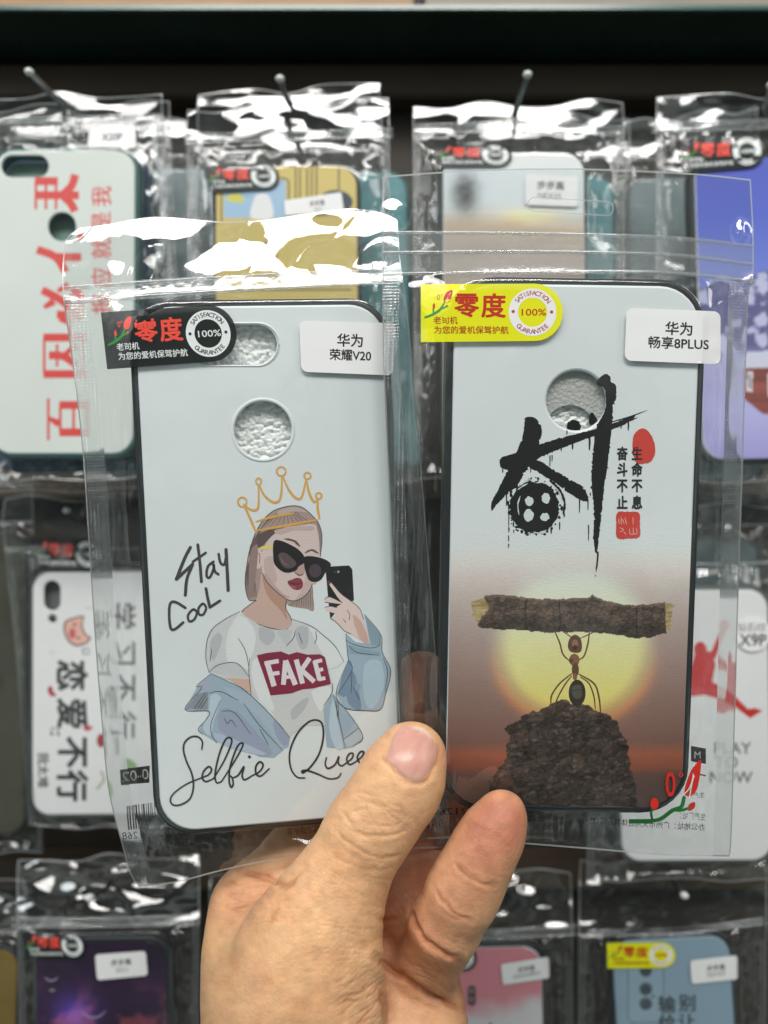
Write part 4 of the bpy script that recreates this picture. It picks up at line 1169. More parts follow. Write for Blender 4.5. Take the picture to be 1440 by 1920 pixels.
def hook(pts, label, r=0.0016):
    """a wire hook: from the wall to its bright tip"""
    P = catmull(np.array([pt(*p) for p in pts]), 6)
    V = []; fs = []; m = 10
    T = np.gradient(P, axis=0); T /= np.linalg.norm(T, axis=1)[:, None]
    for i, p in enumerate(P):
        a1 = np.cross(T[i], (0.3, 0.2, 1)); a1 /= np.linalg.norm(a1); a2 = np.cross(T[i], a1)
        for k in range(m): V.append(p + r * (math.cos(2 * math.pi * k / m) * a1 + math.sin(2 * math.pi * k / m) * a2))
    for i in range(len(P) - 1):
        for k in range(m): fs.append((i * m + k, i * m + (k + 1) % m, (i + 1) * m + (k + 1) % m, (i + 1) * m + k))
    o = link("wire_hook", mesh("wire_hook", V, fs), M['steel'], None, True)
    tag(o, label, "hook", "wire hooks holding the bags")
    bm = bmesh.new(); bmesh.ops.create_icosphere(bm, subdivisions=2, radius=r * 1.45)
    bmesh.ops.scale(bm, vec=(1, 1, 0.8), verts=bm.verts); bmesh.ops.translate(bm, vec=Vector(P[-1].tolist()), verts=bm.verts)
    me = bpy.data.meshes.new("hook_tip"); bm.to_mesh(me); bm.free()
    link("hook_tip", me, M['tip'], o, True)
    return o

def hdr(seed, amp=0.0018, sx=45, sy=26):
    def f(x, y): return amp * 2 * (fbm(x / (sx * 2.2), y / (sy * 1.7), seed, 2) - .5) + amp * (np.abs(vn(x / 90 + y / 60, y / 90 - x / 200, seed + 3) - .5) * -1.6)
    return f
WAVE = lambda x0, x1, y, s, amp=8, n=7: [(x0 + (x1 - x0) * k / (n - 1), y[0] + (y[1] - y[0]) * k / (n - 1) + amp * math.sin(k * 2.1 + s) * (0 < k < n - 1)) for k in range(n)]
def hung(seed, d, tl, tr, bl, bag, zips, labels, panel=None, bumper=None, rad=0.0105, holes=(), tilt=0.02, yaw=0.0, lean=0.2, amp=0.0018, **kw):
    fr, W, H = px_frame(d, tl, tr, bl, tilt, yaw)
    cs = Case(fr, W, H, labels[0], rad=rad, panel=panel, bumper=bumper, holes=[fr.uv(np.asarray(h, float), WF) for h in holes], group="cases hung in the display")
    (x0, y0), (x1, y1), (x2, y2), (x3, y3) = bag      # TL TR BR BL
    low = sstep(700, 1500, y0)            # the lower rows hang with their tops folded further back
    lean = 0.14 * lean + 0.5 * low; amp *= 0.42 + 0.5 * low
    n = 7
    bg = Bag(fr, (W / 2, H / 2), WAVE(x0, x1, (y0, y1), seed), [(x1, y1), (x1 + 2, y1 + 60), ((x1 + x2) / 2, (y1 + y2) / 2), (x2, y2)], WAVE(x3, x2, (y3, y2), seed + 2, 4),
             [(x0, y0), (x0 - 2, y0 + 60), ((x0 + x3) / 2, (y0 + y3) / 2), (x3, y3)], zips, labels[1], nu=76, nv=150, lean=lean, head_amp=amp * 0.12, head_scale=0.022, body_amp=0.0013, seed=seed, film='film_far',
             group="bags hung in the display", seals=(0.05, 0.05), head_fn=hdr(seed, amp), zip_w=0.0008)
    return cs, bg

# ---- A: white case with red upright lettering, far left of the top row
M['p_mint'] = principled("pale_green_panel", C(204, 210, 205), 0.4, var=0.06, vscale=30)
A_slot = px_stadium(2, 291, 91, 332)
A_hole = px_stadium(90, 398, 142, 452, n=12)
csA, bgA = hung(11, 0.385, (-24, 279), (240, 279), (-2, 851), [(-80, 182), (304, 176), (342, 895), (-60, 905)], [[(-80, 224), (100, 220), (306, 216)], [(-80, 234), (100, 230), (306, 226)]],
                ("white phone case with large red characters running up it", "clear bag around the case with large red characters, small label at its top right"),
                panel=M['p_mint'], bumper=M['tpu_teal'], holes=[A_slot, A_hole], lean=0.35, amp=0.003)
RDA = C(206, 74, 70)
a = Art()
def strokes(art, S, x0, y0, w, h, col, thick, thin):
    """a character drawn stroke by stroke in a 100x100 box whose top points to the left (read upwards)"""
    for st in S:
        p = np.array(st[1:], float)
        q = np.stack([x0 + p[:, 1] / 100 * w, y0 + h - p[:, 0] / 100 * h], 1)
        wd = thick if st[0] == 'v' else (thin if st[0] == 'h' else [thin * 1.5, thick])
        art.line(q, wd, col, 3 if len(p) > 2 else 0, cap=False)
CH = {"百": [('h', (5, 10), (95, 10)), ('d', (52, 12), (40, 34)), ('v', (22, 34), (22, 100)), ('h', (22, 36), (80, 36)), ('v', (80, 34), (80, 100)), ('h', (22, 65), (80, 65)), ('h', (22, 94), (80, 94))],
      "因": [('v', (12, 6), (12, 100)), ('h', (12, 8), (90, 8)), ('v', (90, 6), (90, 100)), ('h', (12, 92), (90, 92)), ('h', (28, 36), (76, 36)), ('v', (52, 18), (50, 50), (30, 80)), ('d', (52, 50), (74, 80))],
      "必": [('d', (20, 45), (12, 75)), ('v', (30, 40), (32, 88), (72, 90), (80, 70)), ('d', (45, 12), (58, 34)), ('v', (82, 8), (60, 50), (20, 96)), ('d', (80, 42), (92, 66))],
      "有": [('h', (5, 25), (95, 25)), ('v', (50, 4), (36, 45), (8, 66)), ('v', (36, 40), (36, 100)), ('h', (36, 42), (80, 42)), ('v', (80, 40), (80, 100)), ('h', (36, 60), (80, 60)), ('h', (36, 78), (80, 78)), ('d', (68, 96), (80, 100))],
      "果": [('v', (20, 4), (20, 54)), ('h', (20, 6), (80, 6)), ('v', (80, 4), (80, 54)), ('h', (20, 28), (80, 28)), ('h', (20, 50), (80, 50)), ('h', (5, 64), (95, 64)), ('v', (50, 4), (50, 100)), ('v', (48, 66), (30, 84), (8, 94)), ('v', (52, 66), (70, 84), (94, 92))]}
for ch, y_, x_ in (("百", 742, 82), ("因", 624, 76), ("必", 528, 72), ("有", 418, 66), ("果", 322, 62)):
    strokes(a, CH[ch], x_, y_, 86, 88 if ch != "有" else 100, RDA, 15, 5)
for ch, y_ in (("我", 368), ("是", 416), ("就", 466), ("应", 520), ("报", 570)): a.text(ch, 190, y_, 40, RDA, 0.01, rot=-math.pi / 2)
a.items = [(v, [q for q in f if not inpoly(v[list(q), 0], v[list(q), 1], px_stadium(88, 396, 144, 454)).any()], c) for v, f, c in a.items]
a.build("printed_artwork", csA.plane(), M['print'], csA.panel)
fm = link("backing_card", fill_mesh("backing_card", [rrect(csA.W / 2 - .003, csA.H / 2 - .003, .006)], -0.0035, -0.003, 0.0001), principled("teal_card", C(112, 140, 130), 0.5, var=0.2, vscale=60)); fm.matrix_world = csA.fr.mat()
tag(fm, "grey green card inside the case with large red characters, seen in its openings", "backing card")
model_label(bgA, [(168, 240), (254, 234), (255, 277), (163, 276)], [("X20P", 0.5, 0.5, 0.46, 0.02)], fine=False)
hook([(140, 215, 0.566), (150, 212, 0.44), (128, 206, 0.40), (92, 172, 0.385), (55, 135, 0.372)], "bent wire hook at the top left, over the case with red characters")

# ---- B: yellow case with window pictures
M['p_yellow'] = principled("yellow_panel", C(196, 176, 104), 0.4)
csB, bgB = hung(12, 0.39, (402, 311), (668, 308), (408, 875), [(352, 206), (728, 184), (738, 900), (350, 905)], [[(346, 253), (550, 248), (736, 242)], [(346, 268), (550, 262), (736, 256)]],
                ("yellow phone case with blue window pictures and dark stripes", "clear bag around the yellow case, black sticker at its top left"),
                panel=M['p_yellow'], lean=0.3, amp=0.0032)
DKB = C(70, 62, 50)
a = Art().at(330, 140, .29861)
for x in (752, 778, 824, 852, 882, 1022): a.line([(x, 585), (x, 790)], 9, DKB, 0)
a.poly([(300, 730), (690, 660), (690, 900), (300, 900)], C(150, 180, 205)); a.line([(660, 650), (700, 660), (708, 700), (708, 800)], 9, DKB)
a.line([(250, 750), (250, 930)], 8, DKB, 0); a.line([(285, 750), (285, 930)], 8, DKB, 0); a.line([(300, 760), (480, 760)], 6, C(110, 140, 170), 0)
a.poly([(470, 900), (490, 780), (520, 750), (570, 750), (600, 800), (605, 900)], C(222, 222, 220), 3); a.poly([(310, 770), (380, 745), (430, 780), (400, 805), (340, 795)], C(196, 190, 80), 3)
a.disc((1000, 800), 110, C(52, 60, 74), 75); a.line([(300, 1200), (300, 1090), (330, 1060), (620, 1060), (640, 1200)], 10, DKB, 0)
a.poly([(310, 1200), (310, 1080), (600, 1072), (605, 1200)], C(150, 178, 206)); a.disc((480, 1130), 90, C(206, 160, 140), 60)
for k in range(6): a.line([(290, 1350 + k * 150), (1100, 1350 + k * 150)], 9, DKB, 0)
a.build("printed_artwork", csB.plane(), M['print'], csB.panel)
brand_sticker(bgB, (382, 311), (390, 361), (523, 329), fine=False)
model_label(bgB, [(533, 376), (640, 360), (645, 396), (535, 404)], [("步步高", 0.56, 0.42, 0.34, 0.02), ("X27", 0.56, 0.78, 0.3, 0.0)], fine=False)
hook([(560, 215, 0.566), (555, 208, 0.43), (545, 196, 0.40), (533, 172, 0.388), (525, 148, 0.375)], "short wire hook at the top, over the yellow case")

# ---- C: white case with a misty river view
csC, bgC = hung(13, 0.39, (829, 284), (1094, 284), (834, 862), [(776, 200), (1168, 192), (1174, 900), (776, 900)], [[(774, 236), (950, 230), (1170, 238)], [(774, 252), (950, 246), (1170, 254)]],
                ("white phone case with a misty tan landscape", "clear bag around the misty landscape case, black sticker at its top left"), lean=0.24, amp=0.0022)
def mist(x, y):
    ys = [280, 330, 375, 395, 420, 470, 600, 880]
    cs = np.array([(216, 218, 222), (206, 214, 220), (204, 212, 214), (198, 198, 194), (184, 164, 140), (160, 142, 130), (170, 160, 150), (140, 140, 140)], float)
    yy = y + 14 * (fbm(x / 40, y / 12, 5) - .5) - 10 * sstep(880, 1000, x)
    c = np.stack([np.interp(yy, ys, cs[:, k]) for k in range(3)], 1)
    c += np.exp(-((x - 990) / 50) ** 2 - ((y - 405) / 14) ** 2)[:, None] * np.array((40, 18, -30.))
    d = np.exp(-((x - 872) / 22) ** 2 - ((y - 362) / 34) ** 2) * (0.6 + 0.8 * fbm(x / 9, y / 9, 8))
    return lin(np.clip(c * (1 - 0.75 * np.clip(d, 0, 1)[:, None]), 0, 255)) * GAIN
colour_grid("printed_artwork", csC.fr, WF, -csC.W / 2, csC.W / 2, -csC.H / 2, csC.H / 2, 60, 130, mist, M['print'], csC.panel, half=(csC.W / 2 - .0004, csC.H / 2 - .0004), rad=0.0105)
brand_sticker(bgC, (812, 270), (816, 313), (960, 291), fine=False)
model_label(bgC, [(985, 326), (1084, 330), (1084, 388), (985, 384)], [("步步高", 0.48, 0.34, 0.30, 0.02), ("NEX3S", 0.46, 0.68, 0.26, 0.0)], fine=False)
hook([(985, 225, 0.566), (972, 220, 0.43), (968, 205, 0.40), (978, 172, 0.386), (989, 140, 0.374)], "straight rising wire hook at the top, over the misty landscape case")

# ---- D: blue snow scene, far right
csD, bgD = hung(14, 0.385, (1308, 296), (1584, 290), (1312, 862), [(1232, 182), (1640, 172), (1640, 900), (1226, 905)], [[(1222, 232), (1400, 226), (1640, 220)], [(1222, 248), (1400, 242), (1640, 236)]],
                ("violet blue phone case with a snowy house scene", "clear bag around the snowy house case, black sticker at its top"), lean=0.3, amp=0.003)
def snow(x, y):
    ys = [290, 400, 500, 560, 640, 700, 770, 862]
    cs = np.array([(80, 92, 184), (84, 100, 194), (106, 122, 202), (126, 132, 200), (176, 180, 214), (166, 164, 206), (172, 170, 216), (150, 146, 200)], float)
    c = np.stack([np.interp(y, ys, cs[:, k]) for k in range(3)], 1)
    t = fbm(x / 22, y / 20, 6, 4)
    ridge = 545 - 45 * fbm(x / 30, x * 0 + 2, 9, 4) - 20 * np.exp(-((x - 1425) / 22) ** 2)
    f = (sstep(0, 8, y - ridge) * (1 - sstep(640, 690, y)))[:, None]
    c = c * (1 - f) + f * ((np.array((92, 92, 136)) + (t[:, None] > 0.5) * np.array((90, 92, 78)) * sstep(0.45, 0.6, t)[:, None]))
    m = inpoly(x, y, [(1392, 690), (1470, 684), (1470, 780), (1430, 776), (1392, 745)]); c[m] = np.array((132, 72, 66)) * (0.85 + 0.3 * vn(x[m] * 0, y[m] / 4, 3)[:, None])
    m = inpoly(x, y, [(1386, 690), (1400, 660), (1480, 655), (1480, 688)]); c[m] = (196, 198, 222)
    for q_ in ([(1400, 696), (1411, 696), (1411, 735), (1400, 733)], [(1440, 700), (1456, 700), (1456, 745), (1440, 744)]):
        m = inpoly(x, y, q_); c[m] = (214, 214, 230)
    m = inpoly(x, y, [(1403, 701), (1408, 701), (1408, 729), (1403, 728)]); c[m] = (140, 130, 150)
    return lin(np.clip(c, 0, 255)) * GAIN
colour_grid("printed_artwork", csD.fr, WF, -csD.W / 2, csD.W / 2, -csD.H / 2, csD.H / 2, 150, 260, snow, M['print'], csD.panel, half=(csD.W / 2 - .0004, csD.H / 2 - .0004), rad=0.0105)
brand_sticker(bgD, (1275, 262), (1279, 325), (1434, 281), fine=False)
hook([(1440, 220, 0.566), (1438, 214, 0.43), (1436, 205, 0.40), (1440, 190, 0.386), (1446, 160, 0.374)], "wire hook at the top right edge, over the snowy house case")

# ---- E: white case with a pig face, left of the middle row
M['p_white2'] = principled("white_panel_glossy", C(222, 222, 218), 0.35, bump=(160, 0.25, 0.0006), var=0.02)
E_slot = px_stadium(82, 1089, 113, 1145); E_dot = px_circle(98, 1160, 8, 16)
csE, bgE = hung(15, 0.44, (56, 1074), (322, 1072), (66, 1526), [(8, 936), (335, 930), (345, 1560), (55, 1548)], [[(12, 1030), (180, 1030), (338, 1026)]],
                ("white phone case with a pink pig face and black characters", "clear bag around the pig face case, in the middle row"), panel=M['p_white2'], bumper=M['tpu_grey'], holes=[E_slot, E_dot], lean=0.2, amp=0.0022)
gsE = link("backing_card", fill_mesh("backing_card", [rrect(csE.W / 2 - .003, csE.H / 2 - .003, .006)], -0.0035, -0.003, 0.0001), principled("grey_card", (0.2, 0.2, 0.2), 0.5, var=0.2)); gsE.matrix_world = csE.fr.mat()
tag(gsE, "grey card inside the pig face case, seen in its camera opening", "backing card")
a = Art().at(0, 900, .36453)
a.poly([(355, 715), (430, 698), (425, 745), (440, 790), (468, 812), (440, 845), (390, 855), (350, 830), (328, 780), (330, 735)], C(90, 62, 56), 4)
a.poly([(358, 722), (424, 706), (418, 748), (432, 792), (458, 814), (436, 838), (392, 846), (356, 824), (336, 778), (338, 740)], C(222, 168, 154), 4)
a.disc((372, 790), 17, C(190, 92, 92), 27); a.disc((384, 744), 7, C(60, 40, 40)); a.disc((402, 812), 7, C(60, 40, 40))
a.line([(270, 860), (270, 915)], 8, C(160, 160, 110), 0, taper=(.2, .2)); a.line([(240, 888), (302, 886)], 8, C(160, 160, 110), 0, taper=(.2, .2)); a.line([(440, 658), (485, 658)], 14, C(120, 130, 90), 0, taper=(.2, .2))
a.line([(425, 870), (428, 895), (458, 895), (455, 866), (425, 870)], 6, C(60, 60, 60), 0); a.line([(262, 1305), (265, 1275), (298, 1280), (300, 1310)], 6, C(60, 60, 60), 0); a.disc((268, 1306), 8, C(60, 60, 60)); a.disc((300, 1308), 8, C(60, 60, 60))
a.poly([(250, 1065), (266, 1060), (272, 1085), (290, 1110), (262, 1112), (245, 1085)], C(160, 40, 62), 3); a.poly([(425, 1275), (445, 1262), (478, 1272), (450, 1292)], C(180, 50, 60), 3); a.disc((520, 1340), 22, C(150, 40, 50), 36)
for ch, cy_ in (("恋", 1005), ("爱", 1200), ("不", 1400), ("行", 1572)): a.text(ch, 372, cy_, 165, (0.02, 0.02, 0.02), 0.035, rot=math.pi / 2)
for ch, cy_ in (("学", 700), ("习", 890), ("不", 1070), ("行", 1260)): a.text(ch, 630, cy_, 150, (0.13, 0.13, 0.13), 0.015, rot=math.pi / 2)
for k, ch in enumerate("我太难"): a.text(ch, 222, 1430 + 62 * k, 62, (0.03, 0.03, 0.03), 0.02, rot=math.pi / 2)
a.poly([(640, 1430), (700, 1460), (690, 1520), (630, 1500)], C(140, 170, 120), 4); a.line([(520, 1500), (535, 1540), (500, 1590)], 8, C(130, 126, 90))
a.build("printed_artwork", csE.plane(), M['print'], csE.panel)
brand_sticker(bgE, (58, 1008), (62, 1066), (192, 1040), fine=False)
hook([(200, 948, 0.566), (165, 950, 0.47), (150, 975, 0.45), (125, 957, 0.425)], "wire hook with a bright round tip, over the pig face case")

# ---- F: white case with a red jumping figure, right of the middle row
csF, bgF = hung(16, 0.41, (1166, 1108), (1446, 1106), (1160, 1612), [(1110, 960), (1500, 940), (1492, 1650), (1100, 1650)], [[(1108, 1060), (1300, 1058), (1500, 1054)]],
                ("white faceted phone case with a red jumping figure", "clear bag around the case with the red jumping figure"), panel=M['p_white2'], bumper=M['tpu_grey'], lean=0.2, amp=0.0022)
a = Art().at(1240, 840, .40625)
RDF = C(188, 44, 44)
a.disc((292, 818), 24, RDF, 26); a.line([(286, 840), (262, 900), (238, 960)], [24, 30], RDF, 4); a.disc((180, 930), 30, RDF, 36)
a.poly([(160, 930), (235, 940), (250, 1000), (235, 1080), (290, 1105), (345, 1150), (400, 1205), (430, 1200), (468, 1212), (410, 1248), (340, 1195), (270, 1160), (200, 1140), (100, 1150), (60, 1120), (120, 1080), (140, 1000)], RDF)
a.line([(130, 960), (60, 900), (20, 930)], 26, RDF); a.line([(110, 1130), (20, 1180), (-60, 1260)], 36, RDF, taper=(1, .5))
for st, cx, cy_ in (("PLAY", 330, 1385), ("TO", 300, 1450), ("NOW", 322, 1520)): a.text(st, cx, cy_, 76, C(80, 80, 80), 0.01)
a.build("printed_artwork", csF.plane(), M['print'], csF.panel)
qF = np.array([(1412, 1188)], float)
lb = Art(); lb.dense(px_circle(1412, 1188, 34, 30), C(228, 228, 226), 10); ob = lb.build("model_label", bgF.mf, M['label'], bgF.root, 0.0003)
lb = Art(); lb.text("X9P", 1412, 1200, 31, (0.03, 0.03, 0.03), 0.02, xs=0.95); lb.text("钻石纹", 1410, 1176, 18, (0.05, 0.05, 0.05), 0.0); lb.line([(1382, 1186), (1444, 1186)], 1.4, (0.1, 0.1, 0.1), 0)
lb.build("label_lettering", on_top(bgF.fr, ob), M['sticker'], ob, 0.00003)
hook([(1330, 985, 0.566), (1320, 990, 0.44), (1310, 1000, 0.415), (1300, 985, 0.398)], "wire hook in the middle row, over the red jumping figure case")

# ---- bottom row
M['p_dark'] = principled("dark_panel", (0.02, 0.014, 0.02), 0.3)
csG, bgG = hung(17, 0.40, (66, 1772), (312, 1768), (72, 2290), [(34, 1612), (372, 1602), (372, 2330), (40, 2330)], [[(22, 1722), (200, 1722), (364, 1716)], [(22, 1738), (200, 1737), (364, 1732)]],
                ("dark purple phone case with glowing planets", "clear bag around the dark planet case, bottom left of the display"), panel=M['p_dark'], lean=0.28, amp=0.0028)
def galaxy(x, y):
    n = fbm(x / 60, y / 50, 3, 4); m = fbm(x / 40, y / 40, 8, 4)
    c = np.array((34, 24, 38.)) + np.stack([n * 20, n * 6, n * 26], 1)
    c = c + sstep(.45, .7, m)[:, None] * np.array((70, 30, 20.)) * sstep(1820, 1920, y)[:, None]
    c = c + np.exp(-((x - 140) / 40) ** 2 - ((y - 1900) / 40) ** 2)[:, None] * np.array((34, 34, 96.))
    return lin(np.clip(c, 0, 255)) * GAIN
colour_grid("printed_artwork", csG.fr, WF, -csG.W / 2, csG.W / 2, -csG.H / 2, csG.H / 2, 80, 170, galaxy, M['print_gloss'], csG.panel, half=(csG.W / 2 - .0004, csG.H / 2 - .0004), rad=0.0105)
a = Art().at(0, 1520, .29167)
for c_, r in (((330, 1045), 48), ((600, 1240), 90)):
    t = np.linspace(0.15 * math.pi, .85 * math.pi, 12); a.line(np.stack([c_[0] + r * np.cos(t), c_[1] + r * np.sin(t)], 1), 9, C(150, 140, 170), 2, taper=(.2, .2))
a.disc((335, 1155), 20, C(130, 110, 120), 10)
a.build("printed_planets", csG.plane(), M['print_gloss'], csG.panel, 3e-5)
brand_sticker(bgG, (40, 1749), (47, 1799), (160, 1773), fine=False)
model_label(bgG, [(178, 1790), (273, 1783), (277, 1829), (182, 1838)], [("步步高", 0.5, 0.38, 0.27, 0.02), ("X21i", 0.5, 0.68, 0.25, 0.0)], fine=False)
hook([(230, 1630, 0.566), (210, 1650, 0.43), (198, 1668, 0.40), (168, 1683, 0.383)], "wire hook with a bright round tip at the bottom left")

csH, bgH = hung(18, 0.42, (762, 1782), (1020, 1778), (762, 2290), [(716, 1600), (1070, 1636), (1082, 2330), (716, 2330)], [[(712, 1745), (900, 1745), (1080, 1735)], [(712, 1760), (900, 1760), (1080, 1752)]],
                ("pink phone case fading to white, bottom row", "clear bag around the pink case, behind the little finger"), bumper=M['tpu'], lean=0.25, amp=0.0022)
def pink(x, y):
    n = fbm(x / 40, y / 40, 4)
    t = sstep(1850, 1905, y + 40 * (n - .5) + (1000 - x) * -0.15)[:, None]
    return lin(np.array((206, 132, 142.)) * (1 - t) + t * np.array((206, 204, 206.))) * GAIN
colour_grid("printed_artwork", csH.fr, WF, -csH.W / 2, csH.W / 2, -csH.H / 2, csH.H / 2, 60, 120, pink, M['print_gloss'], csH.panel, half=(csH.W / 2 - .0004, csH.H / 2 - .0004), rad=0.0105)
a = Art(); a.poly(px_stadium(877, 1848, 892, 1886), (0.1, 0.06, 0.07)); a.disc((884, 1858), 5, (0.3, 0.2, 0.22)); a.disc((884, 1874), 5, (0.3, 0.2, 0.22)); a.text("少", 920, 1940, 46, (0.03, 0.02, 0.02), 0.02)
a.build("printed_lettering", csH.plane(), M['print_gloss'], csH.panel, 3e-5)
brand_sticker(bgH, (772, 1772), (778, 1824), (893, 1794), fine=False)
model_label(bgH, [(939, 1808), (1029, 1794), (1030, 1834), (943, 1847)], [("步步高", 0.52, 0.4, 0.28, 0.02), ("IQOO3PRO", 0.52, 0.7, 0.26, 0.0)], fine=False)

csI, bgI = hung(19, 0.41, (1160, 1768), (1380, 1756), (1166, 2290), [(1088, 1612), (1436, 1622), (1436, 2330), (1080, 2330)], [[(1102, 1746), (1270, 1742), (1430, 1722)], [(1102, 1754), (1270, 1750), (1430, 1732)]],
                ("grey blue phone case with black characters, bottom right", "clear bag around the grey blue case, yellow sticker at its top left"), panel=principled("grey_blue_panel", C(132, 156, 172), 0.4, var=0.03), lean=0.25, amp=0.0022)
a = Art().at(840, 1520, .41667)
m_ = rrect(80, 150, 28, 5, 890, 805); a.line(np.vstack([m_, m_[:1]]), 6, C(98, 120, 136), 0); a.poly(rrect(77, 147, 26, 5, 890, 805), C(136, 160, 175))
for cy_ in (718, 802, 868): a.disc((890, cy_), 30, C(92, 106, 116)); a.disc((890, cy_ + 4), 24, C(60, 72, 82))
a.disc((922, 835), 7, C(70, 82, 92))
for ch, cx, cy_ in (("输", 985, 872), ("别", 1075, 866), ("给", 985, 955), ("让", 1075, 950), ("自", 985, 1040), ("时", 1075, 1035)): a.text(ch, cx, cy_, 82, (0.03, 0.035, 0.04), 0.02)
a.build("printed_artwork", csI.plane(), M['print'], csI.panel)
brand_sticker(bgI, (1138, 1768), (1139, 1816), (1266, 1791), yellow=True, fine=False)
model_label(bgI, [(1294, 1801), (1382, 1791), (1383, 1836), (1297, 1845)], [("步步高", 0.54, 0.42, 0.27, 0.02), ("IQOO5", 0.54, 0.7, 0.25, 0.0)], fine=False)
hook([(1250, 1620, 0.566), (1258, 1640, 0.44), (1268, 1660, 0.415), (1283, 1679, 0.395)], "wire hook with a bright round tip at the bottom right")
hook([(905, 1600, 0.566), (900, 1620, 0.44), (892, 1640, 0.42), (886, 1655, 0.40)], "wire hook hidden behind the little finger, over the pink case")

# ---- the next cases on the same hooks, showing as slivers behind the first ones
def behind(seed, d, tl, tr, bl, bag, label, blabel, panel, bumper, zipy):
    return hung(seed, d, tl, tr, bl, bag, [[(bag[0][0], zipy), ((bag[0][0] + bag[1][0]) / 2, zipy - 4), (bag[1][0], zipy - 6)]], (label, blabel), panel=panel, bumper=bumper, lean=0.2, amp=0.0022)
M['p_teal'] = principled("teal_panel", C(84, 140, 146), 0.4, var=0.35, vscale=45)
M['p_grey'] = principled("grey_panel", C(126, 140, 142), 0.4, var=0.4, vscale=60)
M['p_navy'] = principled("navy_panel", C(52, 74, 96), 0.4, var=0.5, vscale=50)
M['p_olive'] = principled("olive_panel", C(60, 58, 44), 0.5, var=0.4, vscale=30)
behind(31, 0.402, (-10, 290), (266, 288), (2, 880), [(-60, 205), (318, 190), (350, 915), (-60, 925)], "navy blue phone case just behind the case with red characters", "second clear bag behind the case with red characters", M['p_navy'], M['tpu_blue'], 262)
behind(32, 0.425, (150, 318), (400, 316), (156, 850), [(120, 236), (350, 226), (420, 890), (140, 900)], "grey patterned phone case in the gap left of the yellow case", "clear bag in the gap left of the yellow case", M['p_grey'], M['tpu_grey'], 300)
behind(33, 0.415, (520, 326), (765, 322), (520, 880), [(372, 178), (712, 156), (772, 905), (380, 905)], "teal phone case in the gap right of the yellow case", "second clear bag behind the yellow case, its square flap standing up", M['p_teal'], M['tpu_teal'], 290)
behind(34, 0.42, (905, 330), (1150, 330), (905, 880), [(860, 215), (1180, 222), (1196, 905), (850, 905)], "teal phone case in the gap right of the misty landscape case", "second clear bag behind the misty landscape case", M['p_teal'], M['tpu_teal'], 300)
behind(35, 0.43, (1180, 335), (1420, 330), (1190, 900), [(1168, 230), (1420, 200), (1440, 925), (1170, 925)], "grey patterned phone case behind the snowy house case", "second clear bag behind the snowy house case", M['p_grey'], M['tpu_grey'], 300)
behind(36, 0.47, (-190, 1010), (42, 1010), (-180, 1560), [(-200, 900), (60, 905), (80, 1600), (-200, 1600)], "olive phone case at the far left edge of the middle row", "clear bag around the olive case at the far left edge", M['p_olive'], M['tpu'], 985)
behind(37, 0.46, (-210, 1780), (22, 1786), (-205, 2290), [(-230, 1660), (46, 1650), (50, 2300), (-230, 2300)], "mustard phone case at the bottom left corner", "clear bag around the mustard case at the bottom left corner", principled("mustard_panel", C(112, 92, 40), 0.4, var=0.4, vscale=30), M['tpu'], 1750)
behind(38, 0.47, (1180, 1015), (1420, 1012), (1185, 1540), [(1130, 870), (1520, 880), (1520, 1600), (1120, 1600)], "grey brown phone case behind the red jumping figure case", "second clear bag behind the red jumping figure case", M['p_grey'], M['tpu_grey'], 990)
behind(39, 0.45, (500, 1850), (720, 1850), (500, 2290), [(395, 1640), (720, 1650), (730, 2300), (400, 2300)], "dark phone case behind the wrist", "clear bag of the dark case behind the wrist", M['p_dark'], M['tpu'], 1800)
# ================================================================ the hand that holds them
def hp(px, py, d): return pt(px, py, d)
def hr(r, d): return r * d / F
# chains: (px, py, depth, radius in px)
G = 0.00044
lo_ = np.array([-0.064, 0.176, -0.262]); hi_ = np.array([0.052, 0.300, -0.030])
shp = np.ceil((hi_ - lo_) / G).astype(int)
ax_ = [lo_[k] + G * np.arange(shp[k]) for k in range(3)]
def sl(c, r):
    s_ = []
    for k in range(3):
        a = max(0, int((c[0][k] - r - lo_[k]) / G)); b = min(shp[k], int((c[1][k] + r - lo_[k]) / G) + 2)
        s_.append(slice(a, max(b, a + 1)))
    return tuple(s_)
def smin(a, b, k):
    h = np.maximum(k - np.abs(a - b), 0) / k
    return np.minimum(a, b) - h * h * k * 0.25
class Field:
    def __init__(s): s.f = np.full(shp, 0.05, np.float32)
    def cone(s, A, B, ra, rb, k, flat=None):
        """round cone from A to B; flat = (axis vector, factor) squeezes the section"""
        A = np.array(A); B = np.array(B)
        mn = np.minimum(A, B); mx = np.maximum(A, B)
        S = sl((mn, mx), max(ra, rb) * 1.3 + k + 0.002)
        X, Y, Z = np.meshgrid(ax_[0][S[0]], ax_[1][S[1]], ax_[2][S[2]], indexing='ij', sparse=True)
        ba = B - A; L2 = float(ba @ ba)
        h = np.clip(((X - A[0]) * ba[0] + (Y - A[1]) * ba[1] + (Z - A[2]) * ba[2]) / L2, 0, 1)
        dx = X - A[0] - h * ba[0]; dy = Y - A[1] - h * ba[1]; dz = Z - A[2] - h * ba[2]
        if flat is not None:
            n, fac = flat; n = np.array(n, float); n /= np.linalg.norm(n)
            q = dx * n[0] + dy * n[1] + dz * n[2]
            d2 = dx * dx + dy * dy + dz * dz + q * q * (fac * fac - 1)
        else: d2 = dx * dx + dy * dy + dz * dz
        d = np.sqrt(d2) - (ra + (rb - ra) * h)
        s.f[S] = smin(s.f[S], d.astype(np.float32), k)
    def chain(s, P, k, flat=None):
        for p, q in zip(P[:-1], P[1:]):
            s.cone(hp(*p[:3]), hp(*q[:3]), hr(p[3], p[2]), hr(q[3], q[2]), k, flat)
    def join(s, o, k): s.f = smin(s.f, o.f, k)
